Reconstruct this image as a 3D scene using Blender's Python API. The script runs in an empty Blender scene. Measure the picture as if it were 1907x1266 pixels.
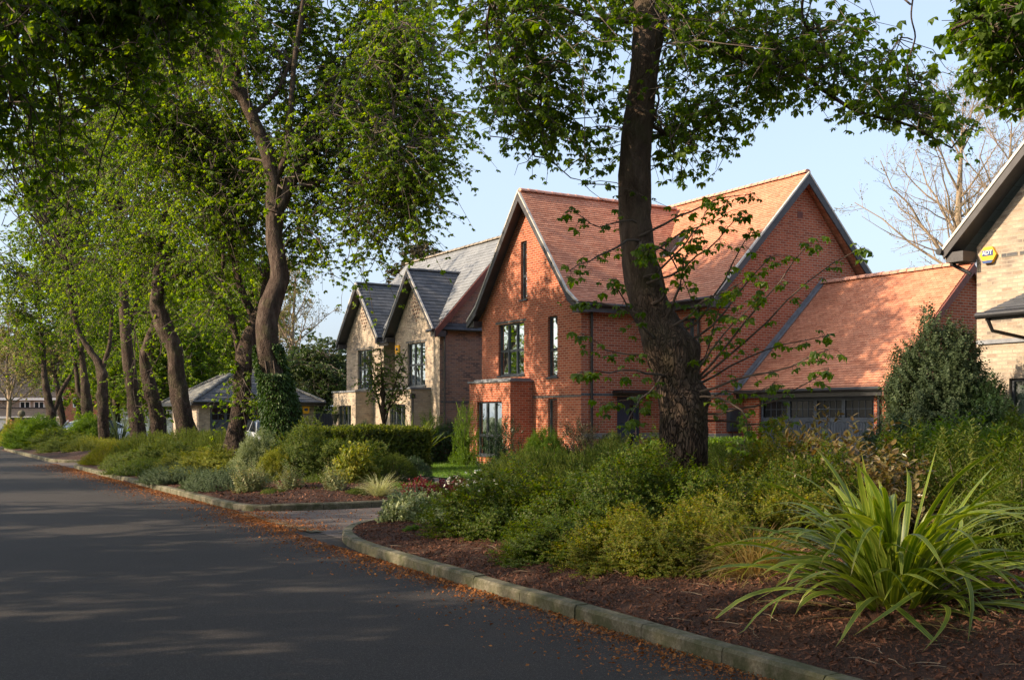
import bpy, math, random
import numpy as np
from mathutils import Vector
random.seed(5); rng = np.random.default_rng(11)
F = 2050.0; CX = 953.5; HV = 777.0; H = 1.6          # lens in photo pixels, image centre, horizon row, eye height
TH = math.atan2(1213.5, 2050.0); SN, CS = math.sin(TH), math.cos(TH)
PI = math.pi
S = bpy.context.scene; COL = S.collection

# ------------------------------------------------------------------ frames
def W(s, t, z=0.0): return np.array([CS*s - SN*t, SN*s + CS*t, z])      # street frame (s across, t along) -> world
def ST(x, y): return (CS*x + SN*y, -SN*x + CS*y)
def at(u, v, Y): return np.array([(u-CX)/F*Y, Y, H + (HV-v)/F*Y])
def gx(u, Y): return (u-CX)/F*Y

# ------------------------------------------------------------------ objects
def tag(o, label=None, cat=None, group=None, kind=None):
    if label: o['label'] = label
    if cat: o['category'] = cat
    if group: o['group'] = group
    if kind: o['kind'] = kind
    return o
def empty(name, loc=(0, 0, 0), rz=0.0, parent=None, **k):
    o = bpy.data.objects.new(name, None); COL.objects.link(o)
    o.location = loc; o.rotation_euler = (0, 0, rz); o.empty_display_size = .2
    if parent: o.parent = parent
    return tag(o, **k)
def mkmesh(name, chunks, uv=None, smooth=False):
    """chunks: list of (V (n,3), F (m,k)) ; uv: optional list of (loops,2) arrays matching"""
    Vs, loops, starts, tot = [], [], [], []
    off = 0; ls = 0; uvs = []
    for i, c in enumerate(chunks):
        V, Fc = np.asarray(c[0], float).reshape(-1, 3), np.asarray(c[1], np.int64)
        if len(Fc) == 0: continue
        Vs.append(V); loops.append((Fc + off).ravel())
        m, k = Fc.shape
        starts.append(ls + np.arange(m)*k); tot.append(np.full(m, k)); ls += m*k; off += len(V)
        if len(c) > 2: uvs.append(np.asarray(c[2], float).reshape(-1, 2))
    V = np.concatenate(Vs); L = np.concatenate(loops); ST_ = np.concatenate(starts); T = np.concatenate(tot)
    me = bpy.data.meshes.new(name)
    me.vertices.add(len(V)); me.vertices.foreach_set('co', V.ravel().astype(np.float32))
    me.loops.add(len(L)); me.loops.foreach_set('vertex_index', L.astype(np.int32))
    me.polygons.add(len(ST_)); me.polygons.foreach_set('loop_start', ST_.astype(np.int32))
    me.polygons.foreach_set('loop_total', T.astype(np.int32))
    if uvs and sum(len(x) for x in uvs) == len(L):
        ul = me.uv_layers.new(name='UVMap'); ul.data.foreach_set('uv', np.concatenate(uvs).ravel().astype(np.float32))
    me.polygons.foreach_set('use_smooth', np.full(len(ST_), smooth, dtype=bool))
    me.update(calc_edges=True); me.validate()
    return me
def obj(name, chunks, mat, parent=None, smooth=False, **k):
    me = chunks if isinstance(chunks, bpy.types.Mesh) else mkmesh(name, chunks, smooth=smooth)
    if mat and not me.materials: me.materials.append(mat)
    o = bpy.data.objects.new(name, me); COL.objects.link(o)
    if parent: o.parent = parent
    return tag(o, **k)

class MB:
    def __init__(self): self.v = []; self.f = []; self.uv = []
    def face(self, pts, uv=None):
        n = len(self.v); self.v += [tuple(p) for p in pts]; self.f.append(tuple(range(n, n+len(pts))))
        if uv is None:
            a, b, c = (np.array(pts[i], float) for i in (0, 1, 2)); nn = np.abs(np.cross(b-a, c-a))
            if nn[2] > nn[0] and nn[2] > nn[1]: uv = [(p[0], p[1]) for p in pts]
            elif nn[0] >= nn[1]: uv = [(p[1], p[2]) for p in pts]
            else: uv = [(p[0], p[2]) for p in pts]
        self.uv.append(uv)
    def box(self, x0, x1, y0, y1, z0, z1):
        x0, x1 = min(x0, x1), max(x0, x1); y0, y1 = min(y0, y1), max(y0, y1)
        a = [(x0,y0,z0),(x1,y0,z0),(x1,y1,z0),(x0,y1,z0),(x0,y0,z1),(x1,y0,z1),(x1,y1,z1),(x0,y1,z1)]
        for q in ((3,2,1,0),(4,5,6,7),(0,1,5,4),(1,2,6,5),(2,3,7,6),(3,0,4,7)): self.face([a[i] for i in q])
        return self
    def prism(self, pts, off):
        """closed polygon pts swept by vector off"""
        off = np.array(off, float); P = [np.array(p, float) for p in pts]; Q = [p+off for p in P]
        self.face(P[::-1]); self.face(Q)
        for i in range(len(P)):
            j = (i+1) % len(P); self.face([P[i], P[j], Q[j], Q[i]])
        return self
    def tube(self, pts, r, n=8, cap=True):
        pts = [np.array(p, float) for p in pts]; rs = r if hasattr(r, '__len__') else [r]*len(pts)
        rings = []
        for i, p in enumerate(pts):
            d = pts[min(i+1, len(pts)-1)] - pts[max(i-1, 0)]; d /= (np.linalg.norm(d)+1e-9)
            ref = np.array([0, 0, 1.]) if abs(d[2]) < .9 else np.array([1., 0, 0])
            x = np.cross(ref, d); x /= np.linalg.norm(x); y = np.cross(d, x)
            rings.append([p + rs[i]*(math.cos(2*PI*k/n)*x + math.sin(2*PI*k/n)*y) for k in range(n)])
        for a, b in zip(rings, rings[1:]):
            for k in range(n): self.face([a[k], a[(k+1) % n], b[(k+1) % n], b[k]])
        if cap: self.face(rings[0][::-1]); self.face(rings[-1])
        return self
    def each(self, name, mat, parent):
        for i in range(0, len(self.f), 6):
            m = MB(); m.v = [self.v[j] for f in self.f[i:i+6] for j in f]; m.f = [tuple(range(4*k, 4*k+4)) for k in range(6)]; m.uv = self.uv[i:i+6]; m.build(name, mat, parent)
    def build(self, name, mat, parent=None, smooth=False, **k):
        me = bpy.data.meshes.new(name); me.from_pydata(self.v, [], self.f)
        ul = me.uv_layers.new(name='UVMap'); flat = [c for u in self.uv for p in u for c in p]
        ul.data.foreach_set('uv', flat)
        if smooth: me.polygons.foreach_set('use_smooth', [True]*len(me.polygons))
        me.update(); return obj(name, me, mat, parent, **k)

def copy_tree(o, parent=None):
    c = o.copy(); COL.objects.link(c)
    if parent: c.parent = parent
    for ch in o.children: copy_tree(ch, c)
    return c

# ------------------------------------------------------------------ materials
def nmat(name):
    m = bpy.data.materials.new(name); m.use_nodes = True; nt = m.node_tree; nt.nodes.clear()
    out = nt.nodes.new('ShaderNodeOutputMaterial'); return m, nt, out
def N(nt, kind, **k):
    n = nt.nodes.new(kind)
    for a, b in k.items():
        if a.startswith('i_'):
            key = a[2:].replace('_', ' '); n.inputs[int(key) if key.isdigit() else key].default_value = b
        else: setattr(n, a, b)
    return n
def ramp(nt, fac, stops, mode='LINEAR'):
    r = nt.nodes.new('ShaderNodeValToRGB'); r.color_ramp.interpolation = mode
    e = r.color_ramp.elements
    while len(e) < len(stops): e.new(.5)
    for i, (p, c) in enumerate(stops): e[i].position = p; e[i].color = (*c, 1) if len(c) == 3 else c
    nt.links.new(fac, r.inputs[0]); return r.outputs[0]
def mixc(nt, fac, a, b, mode='MIX'):
    m = nt.nodes.new('ShaderNodeMix'); m.data_type = 'RGBA'; m.blend_type = mode
    if hasattr(fac, 'links'): nt.links.new(fac, m.inputs[0])
    else: m.inputs[0].default_value = fac
    for s_, i in ((a, 6), (b, 7)):
        if hasattr(s_, 'links'): nt.links.new(s_, m.inputs[i])
        else: m.inputs[i].default_value = (*s_, 1)
    return m.outputs[2]
def noise(nt, vec, scale, detail=4, rough=.6):
    n = N(nt, 'ShaderNodeTexNoise'); n.inputs['Scale'].default_value = scale
    n.inputs['Detail'].default_value = detail; n.inputs['Roughness'].default_value = rough
    if vec is not None: nt.links.new(vec, n.inputs['Vector'])
    return n.outputs['Fac']
def bump(nt, h, strength, dist):
    b = N(nt, 'ShaderNodeBump'); b.inputs['Strength'].default_value = strength; b.inputs['Distance'].default_value = dist
    nt.links.new(h, b.inputs['Height']); return b.outputs[0]
def pbsdf(nt, out, col, rough=.8, metal=0, spec=.3, nrm=None):
    p = N(nt, 'ShaderNodeBsdfPrincipled'); p.inputs['Metallic'].default_value = metal
    p.inputs['Specular IOR Level'].default_value = spec
    for v, i in ((col, 'Base Color'), (rough, 'Roughness')):
        if hasattr(v, 'links'): nt.links.new(v, p.inputs[i])
        else: p.inputs[i].default_value = (*v, 1) if i == 'Base Color' else v
    if nrm is not None: nt.links.new(nrm, p.inputs['Normal'])
    nt.links.new(p.outputs[0], out.inputs[0]); return p
def tc(nt, which='Object'): return N(nt, 'ShaderNodeTexCoord').outputs[which]

def plain(name, col, rough=.6, metal=0, spec=.4, var=.25, sc=9.0, bs=.15):
    m, nt, out = nmat(name); o = tc(nt)
    f = noise(nt, o, sc, 5)
    c = ramp(nt, f, [(.3, tuple(x*(1-var) for x in col)), (.7, tuple(min(1, x*(1+var)) for x in col))])
    r = ramp(nt, noise(nt, o, sc*2.3, 3), [(.3, (rough*.8,)*3), (.7, (min(1, rough*1.2),)*3)])
    pbsdf(nt, out, c, r, metal, spec, bump(nt, noise(nt, o, sc*8, 3), bs, .004)); return m

def brick_mat(name, cols, mortar, w=.225, h=.075, ms=.011, dark=None):
    m, nt, out = nmat(name); uv = tc(nt, 'UV')
    b = N(nt, 'ShaderNodeTexBrick'); b.offset = .5; nt.links.new(uv, b.inputs['Vector'])
    b.inputs['Scale'].default_value = 1; b.inputs['Brick Width'].default_value = w; b.inputs['Row Height'].default_value = h
    b.inputs['Mortar Size'].default_value = ms; b.inputs['Mortar Smooth'].default_value = .3
    b.inputs['Color1'].default_value = (0, 0, 0, 1); b.inputs['Color2'].default_value = (1, 1, 1, 1)
    b.inputs['Mortar'].default_value = (0, 0, 0, 1); b.inputs['Bias'].default_value = 0
    c = ramp(nt, b.outputs['Color'], [(i/(len(cols)-1), x) for i, x in enumerate(cols)])
    if dark:
        big = noise(nt, uv, 1.1, 3, .6)
        mk = N(nt, 'ShaderNodeMath', operation='MULTIPLY'); nt.links.new(ramp(nt, big, [(.42, (0, 0, 0)), (.62, (1, 1, 1))]), mk.inputs[0])
        nt.links.new(ramp(nt, b.outputs['Color'], [(.45, (0, 0, 0)), (.6, (1, 1, 1))]), mk.inputs[1])
        c = mixc(nt, mk.outputs[0], c, dark)
    c = mixc(nt, .35, c, ramp(nt, noise(nt, uv, 22, 5), [(.3, (.35, .35, .35)), (.7, (.75, .75, .75))]), 'OVERLAY')
    c = mixc(nt, b.outputs['Fac'], c, mortar)
    st = noise(nt, uv, .55, 5, .7)
    c = mixc(nt, ramp(nt, st, [(.45, (0, 0, 0)), (.75, (.35, .35, .35))]), c, tuple(x*.55 for x in cols[0]))
    hh = N(nt, 'ShaderNodeMath', operation='SUBTRACT'); nt.links.new(noise(nt, uv, 60, 4), hh.inputs[0]); nt.links.new(b.outputs['Fac'], hh.inputs[1])
    pbsdf(nt, out, c, .88, 0, .2, bump(nt, hh.outputs[0], .7, .008)); return m

def tile_mat(name, cols, gap, w, h, moss=None):
    m, nt, out = nmat(name); uv = tc(nt, 'UV')
    b = N(nt, 'ShaderNodeTexBrick'); nt.links.new(uv, b.inputs['Vector'])
    b.inputs['Scale'].default_value = 1; b.inputs['Brick Width'].default_value = w; b.inputs['Row Height'].default_value = h
    b.inputs['Mortar Size'].default_value = .004; b.inputs['Mortar Smooth'].default_value = .2
    b.inputs['Color1'].default_value = (0, 0, 0, 1); b.inputs['Color2'].default_value = (1, 1, 1, 1); b.inputs['Mortar'].default_value = (0, 0, 0, 1)
    c = ramp(nt, b.outputs['Color'], [(i/(len(cols)-1), x) for i, x in enumerate(cols)])
    c = mixc(nt, b.outputs['Fac'], c, gap)
    c = mixc(nt, ramp(nt, noise(nt, uv, .8, 5, .7), [(.42, (0, 0, 0)), (.75, (.6, .6, .6))]), c, tuple(x*.6 for x in cols[0]))
    c = mixc(nt, ramp(nt, noise(nt, uv, 14, 4), [(.55, (0, 0, 0)), (.8, (.4, .4, .4))]), c, tuple(min(1, x*1.3) for x in cols[-1]))
    if moss: c = mixc(nt, ramp(nt, noise(nt, uv, 3.5, 6, .75), [(.56, (0, 0, 0)), (.68, (.8, .8, .8))]), c, moss)
    pbsdf(nt, out, c, .75, 0, .3, bump(nt, noise(nt, uv, 50, 4), .3, .004)); return m

def leaf_mat(name, cols, trans=.38, rough=.5, spec=.35, tcol=None, uvstripe=None):
    m, nt, out = nmat(name)
    g = N(nt, 'ShaderNodeNewGeometry')
    c = ramp(nt, g.outputs['Random Per Island'], [(i/(len(cols)-1), x) for i, x in enumerate(cols)])
    c = mixc(nt, ramp(nt, noise(nt, tc(nt), 1.3, 3), [(.35, (0, 0, 0)), (.65, (.5, .5, .5))]), c, tuple(x*.75 for x in cols[0]))
    if uvstripe:
        uv = tc(nt, 'UV'); sx = N(nt, 'ShaderNodeSeparateXYZ'); nt.links.new(uv, sx.inputs[0])
        k = ramp(nt, sx.outputs[0], uvstripe); c = mixc(nt, k, c, tcol or (.5, .5, .1))
        c = mixc(nt, ramp(nt, sx.outputs[1], [(.0, (.5,.5,.5)), (.25, (0,0,0)), (.9, (0,0,0)), (1., (.6,.6,.6))]), c, (.20,.13,.05))
    p = N(nt, 'ShaderNodeBsdfPrincipled'); nt.links.new(c, p.inputs['Base Color'])
    p.inputs['Roughness'].default_value = rough; p.inputs['Specular IOR Level'].default_value = spec
    t = N(nt, 'ShaderNodeBsdfTranslucent'); hs = N(nt, 'ShaderNodeHueSaturation'); hs.inputs['Saturation'].default_value = 1.15
    hs.inputs['Hue'].default_value = .487; hs.inputs['Value'].default_value = 1.9; nt.links.new(c, hs.inputs['Color']); nt.links.new(hs.outputs[0], t.inputs[0])
    mx = N(nt, 'ShaderNodeMixShader'); mx.inputs[0].default_value = trans
    nt.links.new(p.outputs[0], mx.inputs[1]); nt.links.new(t.outputs[0], mx.inputs[2]); nt.links.new(mx.outputs[0], out.inputs[0])
    return m

def bark_mat(name, c0, c1, c2, sc=1.0, moss=(.06, .08, .02), lichen=.3):
    m, nt, out = nmat(name); o = tc(nt)
    mp = N(nt, 'ShaderNodeMapping'); mp.inputs['Scale'].default_value = (1, 1, .32); nt.links.new(o, mp.inputs[0])
    n1 = noise(nt, mp.outputs[0], 9*sc, 6, .65); 
    v = N(nt, 'ShaderNodeTexVoronoi', feature='DISTANCE_TO_EDGE'); v.inputs['Scale'].default_value = 24*sc
    wn = N(nt, 'ShaderNodeVectorMath', operation='ADD'); nx = N(nt, 'ShaderNodeTexNoise'); nx.inputs['Scale'].default_value = 6*sc; nt.links.new(mp.outputs[0], nx.inputs[0])
    sc2 = N(nt, 'ShaderNodeVectorMath', operation='SCALE'); sc2.inputs['Scale'].default_value = .22/sc; nt.links.new(nx.outputs['Color'], sc2.inputs[0])
    nt.links.new(mp.outputs[0], wn.inputs[0]); nt.links.new(sc2.outputs[0], wn.inputs[1]); nt.links.new(wn.outputs[0], v.inputs['Vector'])
    crack = ramp(nt, v.outputs[0], [(0, (0, 0, 0)), (.16, (1, 1, 1))])
    c = ramp(nt, n1, [(.25, c0), (.5, c1), (.75, c2)])
    sx = N(nt, 'ShaderNodeSeparateXYZ'); nt.links.new(o, sx.inputs[0])
    lowm = ramp(nt, sx.outputs[2], [(.0, (1, 1, 1)), (.9, (.85, .85, .85)), (1., (.25, .25, .25))])
    mz = N(nt, 'ShaderNodeMapRange'); mz.inputs[1].default_value = 1.2; mz.inputs[2].default_value = 3.6; mz.inputs[3].default_value = .85; mz.inputs[4].default_value = .1
    nt.links.new(sx.outputs[2], mz.inputs[0])
    cm = N(nt, 'ShaderNodeMath', operation='SUBTRACT'); cm.inputs[0].default_value = 1; nt.links.new(crack, cm.inputs[1])
    ck = N(nt, 'ShaderNodeMath', operation='MULTIPLY'); nt.links.new(cm.outputs[0], ck.inputs[0]); nt.links.new(mz.outputs[0], ck.inputs[1])
    c = mixc(nt, ck.outputs[0], c, tuple(x*.35 for x in c0))
    c = mixc(nt, ramp(nt, noise(nt, o, 2.2, 5, .7), [(.5, (0, 0, 0)), (.75, (lichen,)*3)]), c, moss)
    hh = N(nt, 'ShaderNodeMath', operation='SUBTRACT'); nt.links.new(n1, hh.inputs[0]); nt.links.new(ck.outputs[0], hh.inputs[1])
    pbsdf(nt, out, c, .9, 0, .2, bump(nt, hh.outputs[0], 1.0, .06)); return m

def ground_mat(name, stops, sc=30, sc2=.6, big=.5, rough=.9, bs=.5, bd=.01, speck=None):
    m, nt, out = nmat(name); o = tc(nt)
    f = noise(nt, o, sc, 6, .7); c = ramp(nt, f, stops)
    if speck: c = mixc(nt, .75, c, ramp(nt, noise(nt, o, 38, 3, .8), [(.32, (.18,)*3), (.68, (.82,)*3)]), 'OVERLAY')
    if speck: c = mixc(nt, ramp(nt, noise(nt, o, .17, 5, .65), [(.48, (0,)*3), (.6, (.35,)*3)]), c, tuple(x*1.5 for x in stops[1][1]))
    c = mixc(nt, ramp(nt, noise(nt, o, sc2, 4, .6), [(.35, (0, 0, 0)), (.7, (big,)*3)]), c, tuple(x*.6 for x in stops[0][1]))
    if speck:
        v = N(nt, 'ShaderNodeTexVoronoi'); v.inputs['Scale'].default_value = 90; nt.links.new(o, v.inputs['Vector'])
        c = mixc(nt, ramp(nt, v.outputs['Distance'], [(.14, (.8, .8, .8)), (.26, (0, 0, 0))]), c, speck)
    pbsdf(nt, out, c, rough, 0, .3, bump(nt, f, bs, bd)); return m

M = {}
M['red'] = brick_mat('red_brick', [(.24,.055,.028),(.36,.084,.040),(.44,.118,.056),(.31,.070,.034)], (.42,.28,.20), ms=.0125)
M['buff'] = brick_mat('buff_brick', [(.26,.20,.15),(.38,.305,.23),(.45,.37,.28),(.33,.26,.195)], (.33,.285,.23), dark=(.17,.14,.12))
M['buffside'] = brick_mat('brown_brick', [(.27,.15,.105),(.36,.20,.14),(.30,.19,.15),(.22,.14,.12)], (.35,.27,.22), dark=(.10,.07,.07))  # browner and darker than the buff brick
M['darkbrick'] = brick_mat('charcoal_brick', [(.06,.06,.065),(.10,.10,.105),(.08,.08,.085)], (.2,.19,.17), w=.225, h=.075)
M['greybrick'] = brick_mat('grey_plinth_brick', [(.15,.145,.14),(.23,.22,.20),(.19,.18,.17)], (.28,.26,.23))
M['redtile'] = tile_mat('clay_tile', [(.44,.17,.095),(.55,.24,.14),(.62,.29,.175),(.49,.205,.12)], (.16,.06,.04), .165, .1)
M['slate'] = tile_mat('blue_slate', [(.060,.066,.078),(.085,.092,.105),(.11,.116,.128)], (.025,.027,.03), .3, .2, moss=(.10,.085,.045))
M['slate_mossy'] = tile_mat('mossy_slate', [(.10,.10,.10),(.15,.15,.14),(.2,.2,.18)], (.04,.04,.04), .3, .2, moss=(.35,.34,.27))
M['greytile'] = tile_mat('smooth_grey_slate', [(.17,.18,.19),(.20,.21,.22),(.23,.24,.25)], (.08,.08,.085), .3, .2)
M['ridge'] = plain('ridge_clay', (.52,.27,.19), .8, var=.25, sc=4)
M['ridgegrey'] = plain('ridge_grey', (.22,.19,.15), .8, var=.3, sc=4)
M['board'] = plain('dark_bargeboard', (.055,.052,.055), .55, var=.2, sc=3)
M['brownboard'] = plain('brown_bargeboard', (.16,.055,.04), .6, var=.2, sc=3)
M['capping'] = plain('verge_capping', (.50,.46,.40), .5, var=.15, sc=6)
M['frame'] = plain('anthracite_frame', (.035,.042,.052), .4, var=.15, sc=6, spec=.5)
M['gutter'] = plain('black_gutter', (.02,.02,.022), .35, var=.1, spec=.5)
M['lead'] = plain('lead_sheet', (.19,.20,.22), .55, metal=.2, var=.25, sc=6)
M['door'] = plain('navy_door', (.030,.045,.075), .45, var=.12, sc=5, spec=.5)
M['garagedoor'] = plain('blue_grey_door', (.038,.055,.085), .5, var=.15, sc=5, spec=.5)
M['steel'] = plain('brushed_steel', (.6,.6,.6), .3, metal=.9, var=.1)
M['white'] = plain('white_paint', (.75,.75,.72), .4, var=.06)
M['curtain'] = plain('curtain_cloth', (.42,.45,.40), .9, var=.12, sc=3)
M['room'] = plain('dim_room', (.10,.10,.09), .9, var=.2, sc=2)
M['orange'] = plain('orange_box', (.85,.42,.02), .4, var=.05)
M['bluebit'] = plain('blue_plastic', (.03,.07,.2), .4, var=.05)
M['concrete'] = None
M['soil'] = ground_mat('bark_mulch', [(.3,(.022,.011,.007)),(.55,(.065,.029,.017)),(.75,(.13,.06,.035))], 38, 1.1, .5, bs=1, bd=.03)
M['ground'] = ground_mat('rough_grass', [(.3,(.03,.045,.012)),(.7,(.07,.09,.025))], 12, .3)
M['lawn'] = ground_mat('lawn_green', [(.3,(.05,.10,.015)),(.7,(.10,.18,.03))], 40, .8, .3)
M['road'] = ground_mat('asphalt', [(.25,(.014,.0115,.010)),(.5,(.025,.021,.0185)),(.75,(.052,.045,.039))], 110, .45, .3, rough=.85, bs=.6, bd=.004, speck=(.15,.14,.13))
M['drive'] = ground_mat('tarmac_drive', [(.25,(.06,.048,.043)),(.5,(.09,.073,.065)),(.75,(.14,.12,.105))], 90, .6, .3, rough=.9, bs=.5, bd=.003, speck=(.2,.18,.17))
M['bark'] = bark_mat('chestnut_bark', (.035,.023,.017), (.085,.058,.042), (.15,.108,.08))
M['barkfar'] = bark_mat('row_bark', (.026,.017,.013), (.066,.044,.033), (.145,.11,.085), 1.1, lichen=.55)
M['twig'] = plain('twig_bark', (.075,.055,.042), .85, var=.3, sc=5)
M['twigpale'] = plain('pale_twig', (.24,.18,.12), .85, var=.3, sc=5)
# ---- kerb stone
def kerb_mat():
    m, nt, out = nmat('kerb_stone'); o = tc(nt)
    f = noise(nt, o, 45, 6, .7); c = ramp(nt, f, [(.3, (.085,.075,.050)), (.55, (.155,.14,.10)), (.75, (.25,.235,.18))])
    c = mixc(nt, ramp(nt, noise(nt, o, 5, 5, .7), [(.40, (0, 0, 0)), (.62, (.8,)*3)]), c, (.050,.055,.022))
    g = N(nt, 'ShaderNodeNewGeometry'); c = mixc(nt, .3, c, ramp(nt, g.outputs['Random Per Island'], [(0, (.3,)*3), (1, (.7,)*3)]), 'OVERLAY')
    pbsdf(nt, out, c, .9, 0, .2, bump(nt, f, .6, .006)); return m
M['kerb'] = kerb_mat()
def glass_mat():
    m, nt, out = nmat('window_glass')
    g = N(nt, 'ShaderNodeBsdfGlossy'); g.inputs['Roughness'].default_value = .015; g.inputs[0].default_value = (.85,.92,.9,1)
    wav = noise(nt, tc(nt), .9, 2); nt.links.new(bump(nt, wav, .15, .03), g.inputs['Normal'])
    t = N(nt, 'ShaderNodeBsdfTransparent'); t.inputs[0].default_value = (.62,.72,.66,1)
    lw = N(nt, 'ShaderNodeLayerWeight'); lw.inputs[0].default_value = .35
    mr = N(nt, 'ShaderNodeMapRange'); mr.inputs[3].default_value = .12; mr.inputs[4].default_value = .9; nt.links.new(lw.outputs['Fresnel'], mr.inputs[0])
    mx = N(nt, 'ShaderNodeMixShader'); nt.links.new(mr.outputs[0], mx.inputs[0]); nt.links.new(t.outputs[0], mx.inputs[1]); nt.links.new(g.outputs[0], mx.inputs[2])
    nt.links.new(mx.outputs[0], out.inputs[0]); return m
M['glass'] = glass_mat()
M['darkglass'] = plain('dark_glass', (.012,.015,.018), .12, var=.1, spec=.35, bs=0)
M['browntile'] = tile_mat('brown_tile', [(.045,.038,.034),(.07,.058,.05),(.055,.047,.04)], (.04,.03,.025), .3, .3)

L = {}
L['chestnut'] = leaf_mat('chestnut_leaf', [(.05,.10,.010),(.09,.16,.013),(.14,.205,.018),(.06,.12,.012),(.11,.16,.03)], .57)
L['chestnut_row'] = leaf_mat('row_leaf', [(.06,.12,.010),(.11,.19,.014),(.20,.265,.022),(.09,.155,.012),(.14,.22,.02)], .6)
L['birchy'] = leaf_mat('pale_leaf', [(.14,.15,.04),(.22,.21,.07),(.28,.24,.10)], .35)
L['far'] = leaf_mat('far_leaf', [(.03,.055,.012),(.05,.085,.018),(.085,.11,.025)], .3)
L['conifer'] = leaf_mat('conifer_leaf', [(.05,.05,.02),(.085,.07,.03),(.11,.085,.035)], .15)
L['lonicera'] = leaf_mat('small_leaf', [(.024,.058,.005),(.060,.105,.008),(.115,.155,.014),(.085,.08,.016),(.05,.10,.008)], .42, .55, .25)
L['lonicera2'] = leaf_mat('small_leaf_gold', [(.05,.085,.008),(.13,.165,.014),(.22,.21,.03),(.15,.11,.025)], .45, .55, .25)
L['hebe'] = leaf_mat('hebe_leaf', [(.045,.08,.012),(.08,.115,.018),(.13,.135,.03)], .35, .6, .2)
L['yellow'] = leaf_mat('golden_leaf', [(.10,.14,.02),(.19,.21,.03),(.29,.26,.045)], .35, .6, .2)
L['varieg'] = leaf_mat('cream_edged_leaf', [(.09,.13,.045),(.18,.22,.09),(.30,.33,.17)], .25)
L['redleaf'] = leaf_mat('red_leaf', [(.09,.015,.015),(.17,.025,.025),(.07,.03,.015)], .3)
L['green'] = leaf_mat('bright_leaf', [(.055,.11,.013),(.09,.16,.02),(.14,.21,.03)], .4, .6, .2)
L['dark'] = leaf_mat('evergreen_leaf', [(.022,.045,.016),(.035,.07,.024),(.055,.095,.035)], .2, .35)
L['greyg'] = leaf_mat('grey_green_leaf', [(.045,.07,.03),(.07,.10,.045),(.10,.13,.06)], .25, .6, .2)
L['hedge'] = leaf_mat('hedge_leaf', [(.05,.08,.012),(.10,.13,.02),(.17,.18,.03)], .4, .5, .25)
L['bronze'] = leaf_mat('bronze_leaf', [(.10,.065,.02),(.17,.115,.035),(.09,.09,.02),(.22,.17,.08)], .3, .35, .5)
L['fern'] = leaf_mat('silvery_leaf', [(.13,.16,.06),(.20,.23,.10),(.25,.20,.08)], .3)
L['sedge'] = leaf_mat('tan_blade', [(.24,.15,.05),(.34,.24,.09),(.20,.19,.05),(.42,.32,.15)], .35)
L['palegrass'] = leaf_mat('cream_blade', [(.25,.27,.10),(.42,.42,.22)], .35)
L['flax'] = leaf_mat('flax_blade', [(.065,.115,.014),(.11,.17,.022),(.17,.22,.032)], .38, .38, .4, tcol=(.42,.44,.08),
    uvstripe=[(0,(.45,)*3),(.13,(.3,)*3),(.2,(0,)*3),(.46,(.0,)*3),(.5,(.5,)*3),(.54,(0,)*3),(.8,(0,)*3),(.87,(.3,)*3),(1,(.45,)*3)])
L['ivy'] = leaf_mat('ivy_leaf', [(.02,.045,.008),(.035,.075,.012),(.06,.11,.02)], .2, .5, .25)
L['grass'] = leaf_mat('grass_blade', [(.07,.14,.02),(.12,.22,.03),(.17,.26,.05)], .4)
L['litter'] = leaf_mat('fallen_bract', [(.20,.070,.022),(.34,.125,.035),(.12,.05,.022),(.42,.19,.06),(.24,.11,.05)], .1, .8, .1)
L['chip'] = leaf_mat('bark_chip', [(.075,.032,.020),(.15,.065,.038),(.24,.115,.07),(.05,.024,.016)], 0., .85, .15)
L['flower'] = leaf_mat('white_petal', [(.7,.7,.6),(.8,.75,.6)], .3)
L['topiary'] = leaf_mat('topiary_leaf', [(.15,.2,.03),(.28,.33,.05)], .3)

# ------------------------------------------------------------------ numpy foliage helpers
def norm(a): return a/(np.linalg.norm(a, axis=-1, keepdims=True)+1e-9)
def basis(z, roll=None):
    z = norm(z); n = len(z)
    ref = np.where(np.abs(z[:, 2:3]) < .95, np.array([[0, 0, 1.]]), np.array([[1., 0, 0]]))
    x = norm(np.cross(ref, z)); y = np.cross(z, x)
    if roll is None: roll = rng.uniform(0, 2*PI, n)
    c, s_ = np.cos(roll)[:, None], np.sin(roll)[:, None]
    return np.stack([x*c + y*s_, y*c - x*s_, z], axis=1)       # rows = local axes
def inst(tpl, pos, R, sc):
    V, Fc = tpl; n = len(pos); k = len(V)
    P = np.einsum('kj,njl->nkl', V, R)*np.asarray(sc).reshape(-1, 1, 1) + pos[:, None, :]
    FF = Fc[None] + (np.arange(n)*k)[:, None, None]
    return P.reshape(-1, 3), FF.reshape(-1, Fc.shape[1])
def tubes(P, R, sides=4):
    """P (n,k,3), R (n,k)"""
    n, k, _ = P.shape
    d = np.gradient(P, axis=1); d = norm(d)
    ref = np.where(np.abs(d[..., 2:3]) < .9, np.array([0, 0, 1.]), np.array([1., 0, 0]))
    x = norm(np.cross(ref, d)); y = np.cross(d, x)
    a = np.arange(sides)*2*PI/sides
    ring = P[:, :, None, :] + R[:, :, None, None]*(np.cos(a)[:, None]*x[:, :, None, :] + np.sin(a)[:, None]*y[:, :, None, :])
    V = ring.reshape(-1, 3)
    i = np.arange(n)[:, None, None]; j = np.arange(k-1)[None, :, None]; q = np.arange(sides)[None, None, :]
    b = (i*k + j)*sides
    f = np.stack([b+q, b+(q+1) % sides, b+sides+(q+1) % sides, b+sides+q], -1).reshape(-1, 4)
    return V, f
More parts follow.
